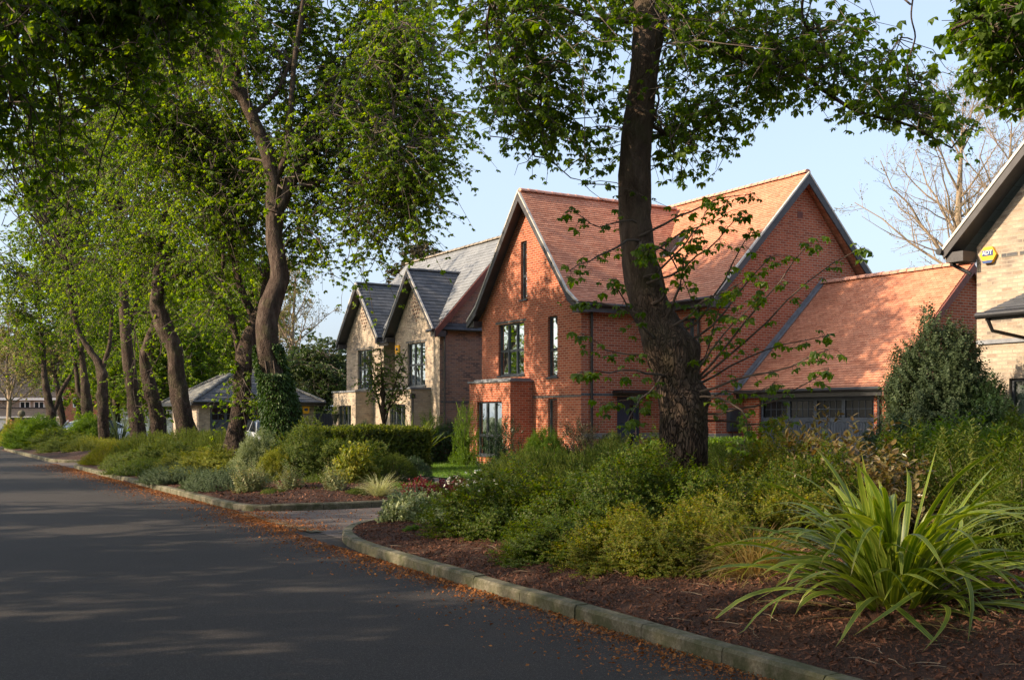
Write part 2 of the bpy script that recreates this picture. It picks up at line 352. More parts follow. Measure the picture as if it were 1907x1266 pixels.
def palmate(nl=5, droop=.75, wid=.36, seed=1, fine=True):
    r = np.random.default_rng(seed); V = [(0, 0, 0)]; Fc = []
    angs = np.linspace(-2.25, 2.25, nl); lens = 1 - .38*np.abs(np.linspace(-1, 1, nl))**1.6
    for a, l in zip(angs, lens):
        dr = droop + r.uniform(-.2, .2); l *= r.uniform(.85, 1.1)*.5
        ca, sa = math.cos(a), math.sin(a); out = np.array([ca, sa, 0]); side = np.array([-sa, ca, 0])
        d1 = out*math.cos(dr*.6) + np.array([0, 0, -math.sin(dr*.6)]); d2 = out*math.cos(dr*1.35) + np.array([0, 0, -math.sin(dr*1.35)])
        m = d1*l*.62; tip = m + d2*l*.42; w = wid*l*.5
        i = len(V)
        V += [tuple(m + side*w + np.array([0, 0, .1*l])), tuple(tip), tuple(m - side*w + np.array([0, 0, .1*l]))]
        if fine:
            V.append(tuple(m)); Fc += [(0, i, i+3, i+3), (0, i+3, i+2, i+2), (i, i+1, i+3, i+3), (i+3, i+1, i+2, i+2)]
        else: Fc.append((0, i, i+1, i+2))
    V = np.array(V)
    if fine: Fc = np.array([f[:3] for f in Fc])
    return V, np.array(Fc)
PALM = [palmate(5, .75, .62, 1), palmate(7, .9, .5, 2), palmate(5, 1.05, .6, 3)]
PALMF = [palmate(5, .7, .72, 4, False), palmate(5, .95, .72, 5, False)]
LEAF = (np.array([(0, 0, 0), (.28, .0, .5), (0, .03, 1), (-.28, 0, .5)]), np.array([(0, 1, 2, 3)]))
LEAFB = (np.array([(0, 0, 0), (.2, .04, .3), (.21, .05, .62), (0, -.02, 1), (-.21, .05, .62), (-.2, .04, .3), (0, 0, .45)]),
         np.array([(0, 1, 6), (1, 2, 6), (2, 3, 6), (3, 4, 6), (4, 5, 6), (5, 0, 6)]))
def sprig(m=8, ll=.2, up=.9, tpl=LEAF, bend=.15, seed=3, whorl=2, taper=.5, ww=1.0):
    r = np.random.default_rng(seed); Vs, Fs = [], []; o = 0
    for i in range(m):
        f = (i+.6)/m
        for k in range(whorl):
            a = i*1.57 + k*2*PI/whorl + r.uniform(-.3, .3); e = up + r.uniform(-.25, .25)
            z = np.array([[math.cos(a)*math.sin(e), math.sin(a)*math.sin(e), math.cos(e)]])
            R = basis(z, r.uniform(-.5, .5, 1)); V, Fc = tpl; V = V*np.array([ww, 1, 1])
            l = ll*(1 - taper*f)*r.uniform(.8, 1.15)
            Vs.append(np.einsum('kj,jl->kl', V, R[0])*l + np.array([bend*f*f, 0, f])); Fs.append(Fc+o); o += len(V)
    return np.concatenate(Vs), np.concatenate(Fs)
SPR = {'fine': [sprig(8, .24, 1.05, seed=i, ww=1.5) for i in (1, 2, 3)],
       'needle': [sprig(9, .26, .55, seed=i, whorl=3, ww=.55) for i in (4, 5)],
       'broad': [sprig(4, .55, .95, LEAFB, seed=i, taper=.3, ww=1.1) for i in (6, 7)],
       'long': [sprig(7, .42, .85, LEAFB, seed=i, taper=.3, ww=.5) for i in (8, 9)],
       'frond': [sprig(14, .26, 1.25, seed=i, taper=.8, ww=.7, bend=.35) for i in (10, 11)]}

SHOOT = sprig(18, .075, 1.0, seed=12, ww=1.3, bend=.3, taper=.6)
def lump(p, k, seed):
    """cheap smooth 3-D noise in -1..1"""
    r = np.random.default_rng(seed); out = 0
    for i in range(5):
        d = r.normal(size=3); d /= np.linalg.norm(d); out = out + np.sin(p@d*k*(1+.45*i) + r.uniform(0, 6.28))/(1+.5*i)
    return out/2.6

def polyline(pts, n):
    pts = np.array(pts, float); d = np.r_[0, np.cumsum(np.linalg.norm(np.diff(pts[:, :3], axis=0), axis=1))]
    q = np.linspace(0, d[-1], n); out = np.stack([np.interp(q, d, pts[:, i]) for i in range(pts.shape[1])], 1)
    for _ in range(2):
        out[1:-1] = (out[:-2] + 2*out[1:-1] + out[2:])/4
    return out
def trunk_mesh(path, r, rough=.08, sides=24, seed=1, flare=0., step=.07, burls=()):
    """path (k,3) with radii r -> smooth noisy tube chunk"""
    pts = np.c_[np.array(path, float), np.array(r, float)]
    ln = np.linalg.norm(np.diff(pts[:, :3], axis=0), axis=1).sum(); n = max(6, int(ln/step))
    q = polyline(pts, n); C = q[:, :3]; R = q[:, 3]
    if flare: R = R*(1 + flare*np.exp(-np.linspace(0, ln, n)/.35))
    d = norm(np.gradient(C, axis=0)); x = norm(np.cross(np.array([0, 1., 0.2]), d)); y = np.cross(d, x)
    a = np.arange(sides)*2*PI/sides
    dirs = np.cos(a)[None, :, None]*x[:, None, :] + np.sin(a)[None, :, None]*y[:, None, :]
    P = C[:, None, :] + dirs*R[:, None, None]
    k = rough*(lump(P.reshape(-1, 3)*np.array([1, 1, .45]), 4.0/max(.1, R.mean())*.35, seed)*.9
               + lump(P.reshape(-1, 3)*np.array([1, 1, .5]), 14.0/max(.1, R.mean())*.3, seed+1)*.35
               + lump(P.reshape(-1, 3)*np.array([1, 1, .35]), 46.0/max(.1, R.mean())*.3, seed+2)*.22).reshape(n, sides)
    P = P + dirs*(R[:, None]*k)[..., None]
    for (bp, br, amp) in burls:
        dd = np.linalg.norm(P-np.array(bp), axis=2); P = P + dirs*(amp*np.exp(-(dd/br)**2))[..., None]
    i = np.arange(n-1)[:, None]; j = np.arange(sides)[None]
    f = np.stack([i*sides+j, i*sides+(j+1) % sides, (i+1)*sides+(j+1) % sides, (i+1)*sides+j], -1).reshape(-1, 4)
    return (P.reshape(-1, 3), f)

def ell_points(c, r, n, seed, gap=.25):
    """clumpy points in an ellipsoid"""
    out = []; rr = np.random.default_rng(seed)
    while sum(len(x) for x in out) < n:
        p = rr.normal(size=(n*4, 3)); p = norm(p)*(rr.uniform(0, 1, (n*4, 1))**.45)
        q = p*r + c; k = lump(q, 1.6, seed+9); out.append(q[k > -gap-.3])
    return np.concatenate(out)[:n]

def foliage(attach, clusters, seed, twigs=8, leaves=6, size=.22, spread=.55, r1=.03, sag=.5, fine=False, limit=None, up=False):
    """branch every cluster centre to the nearest limb point, grow twigs, hang leaves. -> (wood chunks, leaf chunks)"""
    rr = np.random.default_rng(seed); A = attach; n = len(clusters)
    dist = np.linalg.norm(clusters[:, None, :] - A[None, :, :3], axis=2) + np.abs(rr.normal(size=(n, len(A))))*.35
    dist = dist + np.maximum(0, A[None, :, 2] - clusters[:, None, 2])*.1
    a = A[np.argmin(dist, axis=1), :3]
    t = np.linspace(0, 1, 8)[None, :, None]; d = clusters - a; ln = np.linalg.norm(d, axis=1)[:, None, None]
    bowv = np.array([0, 0, 1.])*ln*.22*(4*t*(1-t)) + rr.normal(size=(n, 1, 3))*ln*.10*np.sin(PI*t)
    wig = rr.normal(size=(n, 8, 3))*np.minimum(ln, 3)*.035; wig[:, 0] = 0
    B = a[:, None]+d[:, None]*t + bowv + wig
    R = (r1*(.35+.65*np.minimum(1.6, ln[:, :, 0]/2.5)))*(1 - .78*t[..., 0])
    wood = [tubes(B, R, 5)]
    # twigs
    m = n*twigs; bi = np.repeat(np.arange(n), twigs); f = rr.uniform(.35, 1, m); k = f*7; k0 = np.minimum(6, k.astype(int)); fr = (k-k0)[:, None]
    st = B[bi, k0]*(1-fr) + B[bi, k0+1]*fr
    dr = rr.normal(size=(m, 3))*np.array([1, 1, .55]); dr = norm(dr)*rr.uniform(.3, 1.0, (m, 1))*spread*1.6
    dr[:, 2] -= sag*spread*rr.uniform(.2, 1.2, m) if not up else -.3*spread
    tt = np.linspace(0, 1, 5)[None, :, None]
    T = st[:, None] + dr[:, None]*tt + np.array([0, 0, .14])*spread*np.sin(PI*tt) + rr.normal(size=(m, 5, 3))*.03*spread*np.minimum(1, tt*3)
    T[:, -1, 2] += .05*spread
    if limit is not None:
        e = T[:, -1]; ok = limit(e); T = T[ok]; m = len(T)
    wood.append(tubes(T, np.linspace(.0075, .003, 5)[None]*np.ones((m, 1))*(1.4 if not fine else 1.1), 3))
    # leaves
    li = np.repeat(np.arange(m), leaves); f = np.tile(np.linspace(.35, 1, leaves), m) + rr.uniform(-.08, .08, m*leaves)
    f = np.clip(f, 0, 1)*4; k0 = np.minimum(3, f.astype(int)); fr = (f-k0)[:, None]
    P = T[li, k0]*(1-fr) + T[li, k0+1]*fr
    off = rr.normal(size=P.shape); off[:, 2] *= .5; P = P + norm(off)*size*rr.uniform(.15, .55, (len(P), 1))
    z = norm(rr.normal(size=P.shape)*.42 + np.array([0, 0, 1.]) + norm(off)*.35)
    sc = size*rr.uniform(.4, 1.35, len(P)); tp = PALM if fine else PALMF
    sel = rr.integers(0, len(tp), len(P)); R3 = basis(z, rr.uniform(0, 2*PI, len(P)))
    lv = [inst(tp[i], P[sel == i], R3[sel == i], sc[sel == i]*(1.15)) for i in range(len(tp))]
    return wood, lv

def limb_px(px, Y, wig=.0, seed=0):
    """px: list of (u, v, width px[, dY]) -> path, radii"""
    path = []; rad = []
    for q in px:
        y = Y + (q[3] if len(q) > 3 else 0.); path.append(at(q[0], q[1], y)); rad.append(q[2]/F*y/2)
    return np.array(path), np.array(rad)

def make_tree(name, label, base_Y, limbs, ells, leafm, barkm, seed, group=None, twigs=8, leaves=6, size=.22, fine=False,
              limit=None, spread=.55, flare=.25, cat='tree', burls=(), shoots=None, r1=.03, climit=None, sides=28, sag=.5):
    p0, _ = limb_px(limbs[0][:1], base_Y); b = p0[0].copy(); b[2] = 0
    root = empty(name, b, label=label, cat=cat, group=group)
    tr = []; att = []
    if not burls:
        P, R = limb_px(limbs[0], base_Y); q_ = polyline(np.c_[P, R], 40); rk = np.random.default_rng(seed+5)
        burls = [(tuple(q_[k, :3] + norm(np.array([rk.normal(), -abs(rk.normal()), 0]))*q_[k, 3]), .10+.12*rk.uniform(), .03+.06*rk.uniform()) for k in rk.integers(1, 34, 11)]
    for i, lm in enumerate(limbs):
        P, R = limb_px(lm, base_Y)
        rs = np.random.default_rng(seed+i)
        w = np.zeros(len(P)); 
        if len(P) > 2: w[1:] = np.cumsum(rs.normal(size=len(P)-1))*.12
        if i == 0: P[:, 1] += 0
        P[:, 1] += w if i else w*.5
        tr.append(trunk_mesh(P - b, R, .13 if i == 0 else .09, sides if i == 0 else 12, seed+i, flare if i == 0 else 0,
                             burls=[(np.array(q[0])-b, q[1], q[2]) for q in burls] if i == 0 else (), step=.06 if fine else .12))
        a = polyline(P, max(4, int(np.linalg.norm(np.diff(P, axis=0), axis=1).sum()/.4))); att.append(a if i else a[len(a)//2:])
    obj('trunk', tr, barkm, root, smooth=True)
    A = np.concatenate(att); cl = []
    for j, e in enumerate(ells):
        u, v, ru, rv, Y, rY, n = e
        cl.append(ell_points(at(u, v, Y), np.array([ru/F*Y, rY, rv/F*Y]), n, seed*3+j))
    cl = np.concatenate(cl)
    if climit is not None: cl = cl[climit(cl)]
    wood, lv = foliage(A, cl, seed, twigs, leaves, size, spread, sag=sag, fine=fine, limit=limit, r1=r1)
    if shoots is not None:
        w2, l2 = shoots(); wood += w2; lv += l2
    obj('branches', [(c[0]-b, c[1]) for c in wood], M['twig'], root)
    obj('crown', [(c[0]-b, c[1]) for c in lv], leafm, root)
    return root

# shrubs -----------------------------------------------------------
def shrub_mesh(r, h, kind, n, ls, seed, lumpy=.22, upb=.5, box=None, inner=.25, shoots=0):
    rr = np.random.default_rng(seed)
    if box is None:
        d = rr.normal(size=(n, 3)); d[:, 2] = np.abs(d[:, 2])*1.0 - .15; d = norm(d)
        k = 1 + lumpy*lump(d*1.6, 2.2, seed+1) + lumpy*.5*lump(d*3, 4, seed+2)
        rad = k*(1 - inner*rr.uniform(0, 1, n)**1.6*1.4)
        P = d*np.array([r, r, h])*rad[:, None]; P[:, 2] = np.maximum(P[:, 2], .02)
        z = norm(d*np.array([1, 1, r/h]) + rr.normal(size=(n, 3))*.4 + np.array([0, 0, upb]))
    else:
        bx, by, bz = box; f = rr.uniform(0, 1, n); A = np.array([bx*by, bz*bx, bz*bx, bz*by, bz*by]); A = A/A.sum(); c = rr.choice(5, n, p=A)
        P = rr.uniform(-.5, .5, (n, 3))*np.array([bx, by, bz]); P[:, 2] += bz/2; nn = np.zeros((n, 3)); dep = rr.uniform(0, 1, n)**2*.12
        for i, (ax, v) in enumerate(((2, bz), (1, -by/2), (1, by/2), (0, -bx/2), (0, bx/2))):
            s_ = c == i; sg = 1 if (v > 0) else -1; P[s_, ax] = v - sg*dep[s_]; nn[s_, ax] = sg
        P += nn*(lump(P, 2.5, seed)*.05)[:, None]
        z = norm(nn + rr.normal(size=(n, 3))*.45 + np.array([0, 0, upb*.5]))
    tp = SPR[kind]; sel = rr.integers(0, len(tp), n); R = basis(z, rr.uniform(0, 2*PI, n)); sc = ls*rr.uniform(.6, 1.35, n)
    P = P - z*sc[:, None]*.5
    P[:, 2] = np.maximum(P[:, 2], .0)
    ch = [inst(tp[i], P[sel == i], R[sel == i], sc[sel == i]) for i in range(len(tp))]
    if shoots:
        k = rr.integers(0, n, shoots); zz = norm(z[k]*.8 + rr.normal(size=(shoots, 3))*.25 + np.array([0, 0, .55])); L_ = rr.uniform(.22, .5, shoots)
        ch.append(inst(SHOOT, P[k], basis(zz), L_))
    # stems
    ns = 26; rs = rr.integers(0, n, ns); e = P[rs]; b = e*np.array([.12, .12, 0]); t = np.linspace(0, 1, 5)[None, :, None]
    C = b[:, None]*(1-t) + e[:, None]*t + np.array([0, 0, .2])*h*np.sin(PI*t)*.4
    st = [tubes(C, np.linspace(.012, .004, 5)[None]*np.ones((ns, 1)), 4)]
    return mkmesh('foliage', ch), mkmesh('stems', st)
PROTO = {}
def shrub(name, label, x, y, r, h, proto, mat, cat='shrub', group=None, z=.14, rz=None, args=None, stem=None):
    """proto key -> shared meshes built once at r0,h0"""
    key = (proto, mat)
    if key not in PROTO:
        a = args or PK[proto]; f, s_ = shrub_mesh(*a[:6], **(a[6] if len(a) > 6 else {}))
        f.materials.append(L[mat]); s_.materials.append(stem or M['twig']); PROTO[key] = (f, s_, a[0], a[1])
    f, s_, r0, h0 = PROTO[key]
    root = empty(name, (x, y, z), random.uniform(0, 6.28) if rz is None else rz, label=label, cat=cat, group=group)
    a = obj('foliage', f, None, root); b = obj('stems', s_, None, root)
    for o in (a, b): o.scale = (r/r0, r/r0, h/h0)
    return root
PK = {'lon': (.8, 1.0, 'fine', 3400, .17, 31, {'shoots': 90, 'lumpy': .42, 'upb': .2}), 'lon2': (.8, 1.0, 'fine', 3000, .18, 32, {'lumpy': .55, 'shoots': 130, 'inner': .3, 'upb': .25}),
      'low': (.5, .5, 'fine', 1500, .15, 33, {'lumpy': .3}), 'hebe': (1., 1., 'needle', 3200, .16, 34, {'lumpy': .12, 'upb': 1.2}),
      'dome': (.6, .7, 'needle', 2200, .11, 35, {'lumpy': .05, 'upb': .4, 'inner': .12}),
      'broad': (.5, .75, 'broad', 520, .2, 36, {'upb': .9}), 'bushy': (1.0, 1.6, 'long', 2600, .26, 37, {'lumpy': .25, 'upb': .9}),
      'small': (.3, .4, 'broad', 340, .11, 38, {'upb': .8, 'lumpy': .3}), 'big': (1.1, 3.3, 'fine', 7000, .26, 39, {'lumpy': .16, 'upb': .8}),
      'twiggy': (.6, 1.2, 'long', 420, .24, 40, {'lumpy': .45, 'upb': .9, 'inner': .7}), 'mat': (1., .35, 'fine', 2400, .14, 41, {'lumpy': .3, 'upb': .3}),
      'tuft': (.3, .6, 'frond', 90, .42, 42, {'upb': 1.6, 'inner': .9, 'lumpy': .2}),
      'bronze': (.6, 1.2, 'broad', 560, .17, 44, {'upb': 1.6, 'lumpy': .4, 'inner': .7}),
      'upr': (.6, 1.2, 'long', 900, .22, 43, {'upb': 2.2, 'lumpy': .25, 'inner': .5})}

def ribbons(n, length, width, seed, lean=(.2, 1.1), bend=(.6, 1.6), seg=9, fold=.25, base_r=.08, wmin=.5, wav=0.):
    """arching strap leaves -> chunk with uv"""
    rr = np.random.default_rng(seed); az = rr.uniform(0, 2*PI, n); ln = length*rr.uniform(.6, 1.15, n)
    le = rr.uniform(*lean, n); be = rr.uniform(*bend, n); t = np.linspace(0, 1, seg+1)
    ang = le[:, None] + be[:, None]*t[None]**1.7*1.0
    ang = np.minimum(ang, 2.75)
    ds = ln[:, None]/seg; hx = np.cumsum(np.sin(ang)*ds, 1) - np.sin(ang)*ds; hz = np.cumsum(np.cos(ang)*ds, 1) - np.cos(ang)*ds
    br = base_r*rr.uniform(.1, 1, n); sd = rr.normal(size=n)*.22
    az2 = az[:, None] + sd[:, None]*t[None]**2
    C = np.stack([np.cos(az2)*(hx+br[:, None]), np.sin(az2)*(hx+br[:, None]), np.maximum(.01, hz)], -1)
    dirn = np.stack([np.cos(az2)*np.sin(ang), np.sin(az2)*np.sin(ang), np.cos(ang)], -1)
    side = np.stack([-np.sin(az2), np.cos(az2), 0*az2], -1)
    tw = (rr.normal(size=n)*.5)[:, None]*t[None]; nr = np.cross(side, dirn)
    side = side*np.cos(tw)[..., None] + nr*np.sin(tw)[..., None]; nr = np.cross(side, dirn)
    w = width*rr.uniform(wmin, 1.1, n)[:, None]*(np.interp(t, [0, .2, .6, .85, 1], [.6, .8, 1, .65, .02]))[None]/2
    Lp = C - side*w[..., None] - nr*(w*fold)[..., None]*-1; Rp = C + side*w[..., None] + nr*(w*fold)[..., None]
    V = np.stack([Lp, C, Rp], 2)                                          # n,seg+1,3,3
    k = seg+1; i = np.arange(n)[:, None, None]; j = np.arange(seg)[None, :, None]; q = np.arange(2)[None, None]
    b = (i*k + j)*3 + q; f = np.stack([b, b+1, b+4, b+3], -1).reshape(-1, 4)
    tt = np.broadcast_to(t[None, :, None], (n, k, 3)).reshape(-1); uu = np.broadcast_to(np.array([0, .5, 1.])[None, None], (n, k, 3)).reshape(-1)
    uv = np.stack([uu[f], tt[f]], -1).reshape(-1, 2)
    return V.reshape(-1, 3), f, uv

# ================================================================== HOUSES
def P3(o, d, n, u, z, w=0): return (o[0]+d[0]*u+n[0]*w, o[1]+d[1]*u+n[1]*w, z)
def wall(mb, o, d, n, u0, u1, z0, top, holes=(), breaks=(), depth=.11):
    """vertical wall sheet with window openings and reveals. top: number or function of u. holes (ua,ub,za,zb)"""
    tf = top if callable(top) else (lambda u: top)
    us = sorted({u0, u1, *[b for b in breaks if u0 < b < u1], *[h[0] for h in holes], *[h[1] for h in holes]})
    for a, b in zip(us, us[1:]):
        mid = (a+b)/2; hs = sorted([h for h in holes if h[0] <= mid <= h[1]], key=lambda h: h[2]); z = z0
        for h in hs:
            if h[2] > z: mb.face([P3(o,d,n,a,z), P3(o,d,n,b,z), P3(o,d,n,b,h[2]), P3(o,d,n,a,h[2])], [(a,z),(b,z),(b,h[2]),(a,h[2])])
            z = h[3]
        mb.face([P3(o,d,n,a,z), P3(o,d,n,b,z), P3(o,d,n,b,tf(b)), P3(o,d,n,a,tf(a))], [(a,z),(b,z),(b,tf(b)),(a,tf(a))])
    for (a, b, za, zb) in holes:
        for (p, q) in (((a,za),(b,za)), ((b,za),(b,zb)), ((b,zb),(a,zb)), ((a,zb),(a,za))):
            mb.face([P3(o,d,n,*p), P3(o,d,n,*q), P3(o,d,n,*q,-depth), P3(o,d,n,*p,-depth)],
                    [(0,p[1]+p[0]),(0,q[1]+q[0]),(depth,q[1]+q[0]),(depth,p[1]+p[0])])
def obox(mb, o, d, n, u0, u1, z0, z1, w0, w1):
    a = P3(o,d,n,u0,z0,w0); b = P3(o,d,n,u1,z1,w1); mb.box(a[0], b[0], a[1], b[1], a[2], b[2])
def window(par, o, d, n, u0, u1, z0, z1, cols=2, rows=1, split=None, rec=.075, sill=True, blind=None, lights=False, label=None):
    fr = MB(); bw = .055; e = .002
    for (a, b, c, dd) in ((u0+e, u0+bw, z0+e, z1-e), (u1-bw, u1-e, z0+e, z1-e), (u0+bw, u1-bw, z0+e, z0+bw), (u0+bw, u1-bw, z1-bw, z1-e)):
        obox(fr, o, d, n, a, b, c, dd, -rec-.06, -rec)
    zs = split or [z0 + (z1-z0)*(i+1)/rows for i in range(rows-1)]
    for z in zs: obox(fr, o, d, n, u0+bw, u1-bw, z-.04, z+.04, -rec-.055, -rec-.003)
    for i in range(1, cols):
        u = u0 + (u1-u0)*i/cols; obox(fr, o, d, n, u-.04, u+.04, z0+bw, z1-bw, -rec-.05, -rec+.004)
    f = fr.build('window', M['frame'], par)
    if label: f['label'] = label
    g = MB(); g.face([P3(o,d,n,u0+.03,z0+.03,-rec-.035), P3(o,d,n,u1-.03,z0+.03,-rec-.035), P3(o,d,n,u1-.03,z1-.03,-rec-.035), P3(o,d,n,u0+.03,z1-.03,-rec-.035)])
    g.build('pane', M['glass'], f)
    if sill:
        s = MB(); obox(s, o, d, n, u0-.06, u1+.06, z0-.05, z0+.002, -rec, .045); s.build('sill', M['frame'], f)
    rm = MB()          # room recess behind the glass
    dp = .9
    rm.face([P3(o,d,n,u0-.1,z0-.1,-dp), P3(o,d,n,u1+.1,z0-.1,-dp), P3(o,d,n,u1+.1,z1+.1,-dp), P3(o,d,n,u0-.1,z1+.1,-dp)])
    for (p, q) in (((u0-.1,z0-.1),(u1+.1,z0-.1)), ((u1+.1,z0-.1),(u1+.1,z1+.1)), ((u1+.1,z1+.1),(u0-.1,z1+.1)), ((u0-.1,z1+.1),(u0-.1,z0-.1))):
        rm.face([P3(o,d,n,*p,-.14), P3(o,d,n,*q,-.14), P3(o,d,n,*q,-dp), P3(o,d,n,*p,-dp)])
    rm.build('window_recess', M['room'], f)
    c = MB(); k = 10
    if blind == 'slats':
        z = z0+.06
        while z < z1-.08:
            a = [P3(o,d,n,u0+.05,z,-rec-.16), P3(o,d,n,u1-.05,z,-rec-.16), P3(o,d,n,u1-.05,z+.035,-rec-.125), P3(o,d,n,u0+.05,z+.035,-rec-.125)]; c.face(a); z += .055
        c.build('blind', M['white'], f)
    elif blind == 'curtain':
        wd = (u1-u0)
        for (a, b) in ((u0+.02, u0+wd*.24), (u1-wd*.24, u1-.02)):
            for i in range(k):
                x0, x1 = a+(b-a)*i/k, a+(b-a)*(i+1)/k; w0, w1 = -rec-.2-.04*(i % 2), -rec-.2-.04*((i+1) % 2)
                c.face([P3(o,d,n,x0,z0,w0), P3(o,d,n,x1,z0,w1), P3(o,d,n,x1,z1,w1), P3(o,d,n,x0,z1,w0)])
        c.build('curtain', M['curtain'], f)
    elif blind == 'net':
        for i in range(24):
            x0, x1 = u0+.03+(u1-u0-.06)*i/24, u0+.03+(u1-u0-.06)*(i+1)/24; w0, w1 = -rec-.13-.025*(i % 2), -rec-.13-.025*((i+1) % 2)
            c.face([P3(o,d,n,x0,z0,w0), P3(o,d,n,x1,z0,w1), P3(o,d,n,x1,z1,w1), P3(o,d,n,x0,z1,w0)])
        c.build('curtain', M['curtain'], f)
    return f
def roof_slope(mb, e0, e1, r1, r0, gauge=.1, lip=.014, seed=0, under=.07):
    """eave e0->e1, ridge r0->r1 (r0 above e0): lapped tile courses with real steps"""
    e0, e1, r0, r1 = (np.array(p, float) for p in (e0, e1, r0, r1)); rr = np.random.default_rng(seed)
    nrm = np.cross(e1-e0, r0-e0); nrm /= np.linalg.norm(nrm)
    if nrm[2] < 0: nrm = -nrm
    ln = np.linalg.norm(r0-e0); n = max(1, int(round(ln/gauge))); wl = np.linalg.norm(e1-e0)
    wr = np.linalg.norm(r1-r0); xd = (e1-e0)/wl; off0 = np.dot(r0-e0, xd)
    cols = max(1, int(wl/.5))
    for i in range(n):
        a, b = i/n, (i+1)/n; A0, A1 = e0+(r0-e0)*a, e1+(r1-e1)*a; B0, B1 = e0+(r0-e0)*b, e1+(r1-e1)*b
        off = .5*gauge*1.65*(i % 2)
        js = rr.uniform(-.003, .004, cols+1)
        for c in range(cols):
            f0, f1 = c/cols, (c+1)/cols
            p0, p1 = A0+(A1-A0)*f0, A0+(A1-A0)*f1; q0, q1 = B0+(B1-B0)*f0, B0+(B1-B0)*f1
            l0, l1 = lip+js[c], lip+js[c+1]
            u = lambda p: np.dot(p-e0, xd)
            mb.face([p0+nrm*l0, p1+nrm*l1, q1, q0], [(u(p0), a*ln), (u(p1), a*ln), (u(q1), b*ln-.001), (u(q0), b*ln-.001)])
            mb.face([p0, p1, p1+nrm*l1, p0+nrm*l0], [(u(p0), a*ln), (u(p1), a*ln), (u(p1), a*ln+.001), (u(p0), a*ln+.001)])
    U = [p-nrm*under for p in (e0, e1, r1, r0)]; mb.face(U[::-1])
    T = [e0, e1, r1, r0]
    for i in (0, 1, 3): j = (i+1) % 4; mb.face([T[i], T[j], U[j], U[i]])
def ridge_tiles(mb, a, b, r=.11, step=.3, seed=0):
    a, b = np.array(a, float), np.array(b, float); ln = np.linalg.norm(b-a); d = (b-a)/ln; side = np.cross(d, [0, 0, 1.]); side /= np.linalg.norm(side)
    up = np.cross(side, d); n = int(ln/step); rr = random.Random(seed)
    for i in range(n):
        p = a + d*(ln*i/n); q = a + d*(ln*(i+1)/n - .012); h = rr.uniform(-.006, .006)
        ra, rb = r*1.06, r*.97
        ring = lambda c, R: [c + side*R*math.cos(t) + up*(R*math.sin(t)*.8 - .03 + h) for t in np.linspace(-.15, PI+.15, 9)]
        A, B = ring(p, ra), ring(q, rb)
        for k in range(8): mb.face([A[k], A[k+1], B[k+1], B[k]])
        mb.face(A[::-1]); mb.face(B)
def barge(mb, e, r, n, drop=.24, th=.05):
    """bargeboard: band below line e->r, thickness along n"""
    e, r, n = (np.array(v, float) for v in (e, r, n)); mb.prism([e, r, r-np.array([0,0,drop*1.25]), e-np.array([0,0,drop*1.0])], n*th)
def letters(par, text, size, loc, rot, mat, depth=.004, name='lettering'):
    cu = bpy.data.curves.new(name, 'FONT'); cu.body = text; cu.size = size; cu.extrude = depth; cu.align_x = 'CENTER'; cu.align_y = 'CENTER'
    tmp = bpy.data.objects.new('tmp', cu); COL.objects.link(tmp); dg = bpy.context.evaluated_depsgraph_get()
    me = bpy.data.meshes.new_from_object(tmp.evaluated_get(dg)); bpy.data.objects.remove(tmp); me.materials.clear()
    o = obj(name, me, mat, par); o.location = loc; o.rotation_euler = rot; return o
def alarm_box(par, o, d, n, u, z, s=.3, hexa=False):
    b = MB(); 
    if hexa: pts = [(u + s*.55*math.cos(a), z + s*.55*math.sin(a)) for a in np.linspace(0, 2*PI, 7)[:-1] + 0]
    else: pts = [(u-s*.42, z-s*.3), (u-s*.25, z-s*.45), (u+s*.25, z-s*.45), (u+s*.42, z-s*.3), (u+s*.42, z+s*.42), (u-s*.42, z+s*.42)]
    b.prism([P3(o,d,n,p[0],p[1],.002) for p in pts], (n[0]*.07, n[1]*.07, 0)); x = b.build('alarm_box', M['orange'], par)
    c = MB()
    if hexa: c.prism([P3(o,d,n,u+a*s,z+b_*s,.075) for a, b_ in ((-.27,-.49),(.27,-.49),(.38,-.33),(-.38,-.33))], (n[0]*.012, n[1]*.012, 0))
    else: c.prism([P3(o,d,n,u+a*s,z+b_*s,.075) for a, b_ in ((-.2,-.12),(.2,-.12),(.2,.14),(-.2,.14))], (n[0]*.01, n[1]*.01, 0))
    c.build('alarm_badge', M['bluebit'], x)
    if hexa:
        w = MB(); w.prism([P3(o,d,n,u+a*s,z+b_*s,.076) for a, b_ in ((-.36,-.05),(.36,-.05),(.36,.28),(-.36,.28))], (n[0]*.008, n[1]*.008, 0)); w.build('alarm_badge', M['bluebit'], x)
        p = P3(o,d,n,u,z+.115*s,.09)
        letters(x, 'ADT', s*.34, p, (PI/2, 0, -PI/2), M['white'])
    return x
FX = (np.array([0,0,0.]), np.array([0,1.,0]), np.array([-1.,0,0]))      # front: u = y, outward -x
def front(x, y=0): return (np.array([x, y, 0.]), np.array([0, 1., 0]), np.array([-1., 0, 0]))
def side(y, x=0): return (np.array([x, y, 0.]), np.array([1., 0, 0]), np.array([0, -1., 0]))
def downpipe(par, x, y, z1, z0=.05, hop=True):
    m = MB(); m.tube([(x, y, z0), (x, y, z1)], .04, 8)
    for z in np.arange(z0+.5, z1, 1.6): m.tube([(x, y, z), (x, y, z+.04)], .052, 8)
    if hop: m.box(x-.09, x+.09, y-.07, y+.07, z1-.02, z1+.16)
    m.build('downpipe', M['gutter'], par)

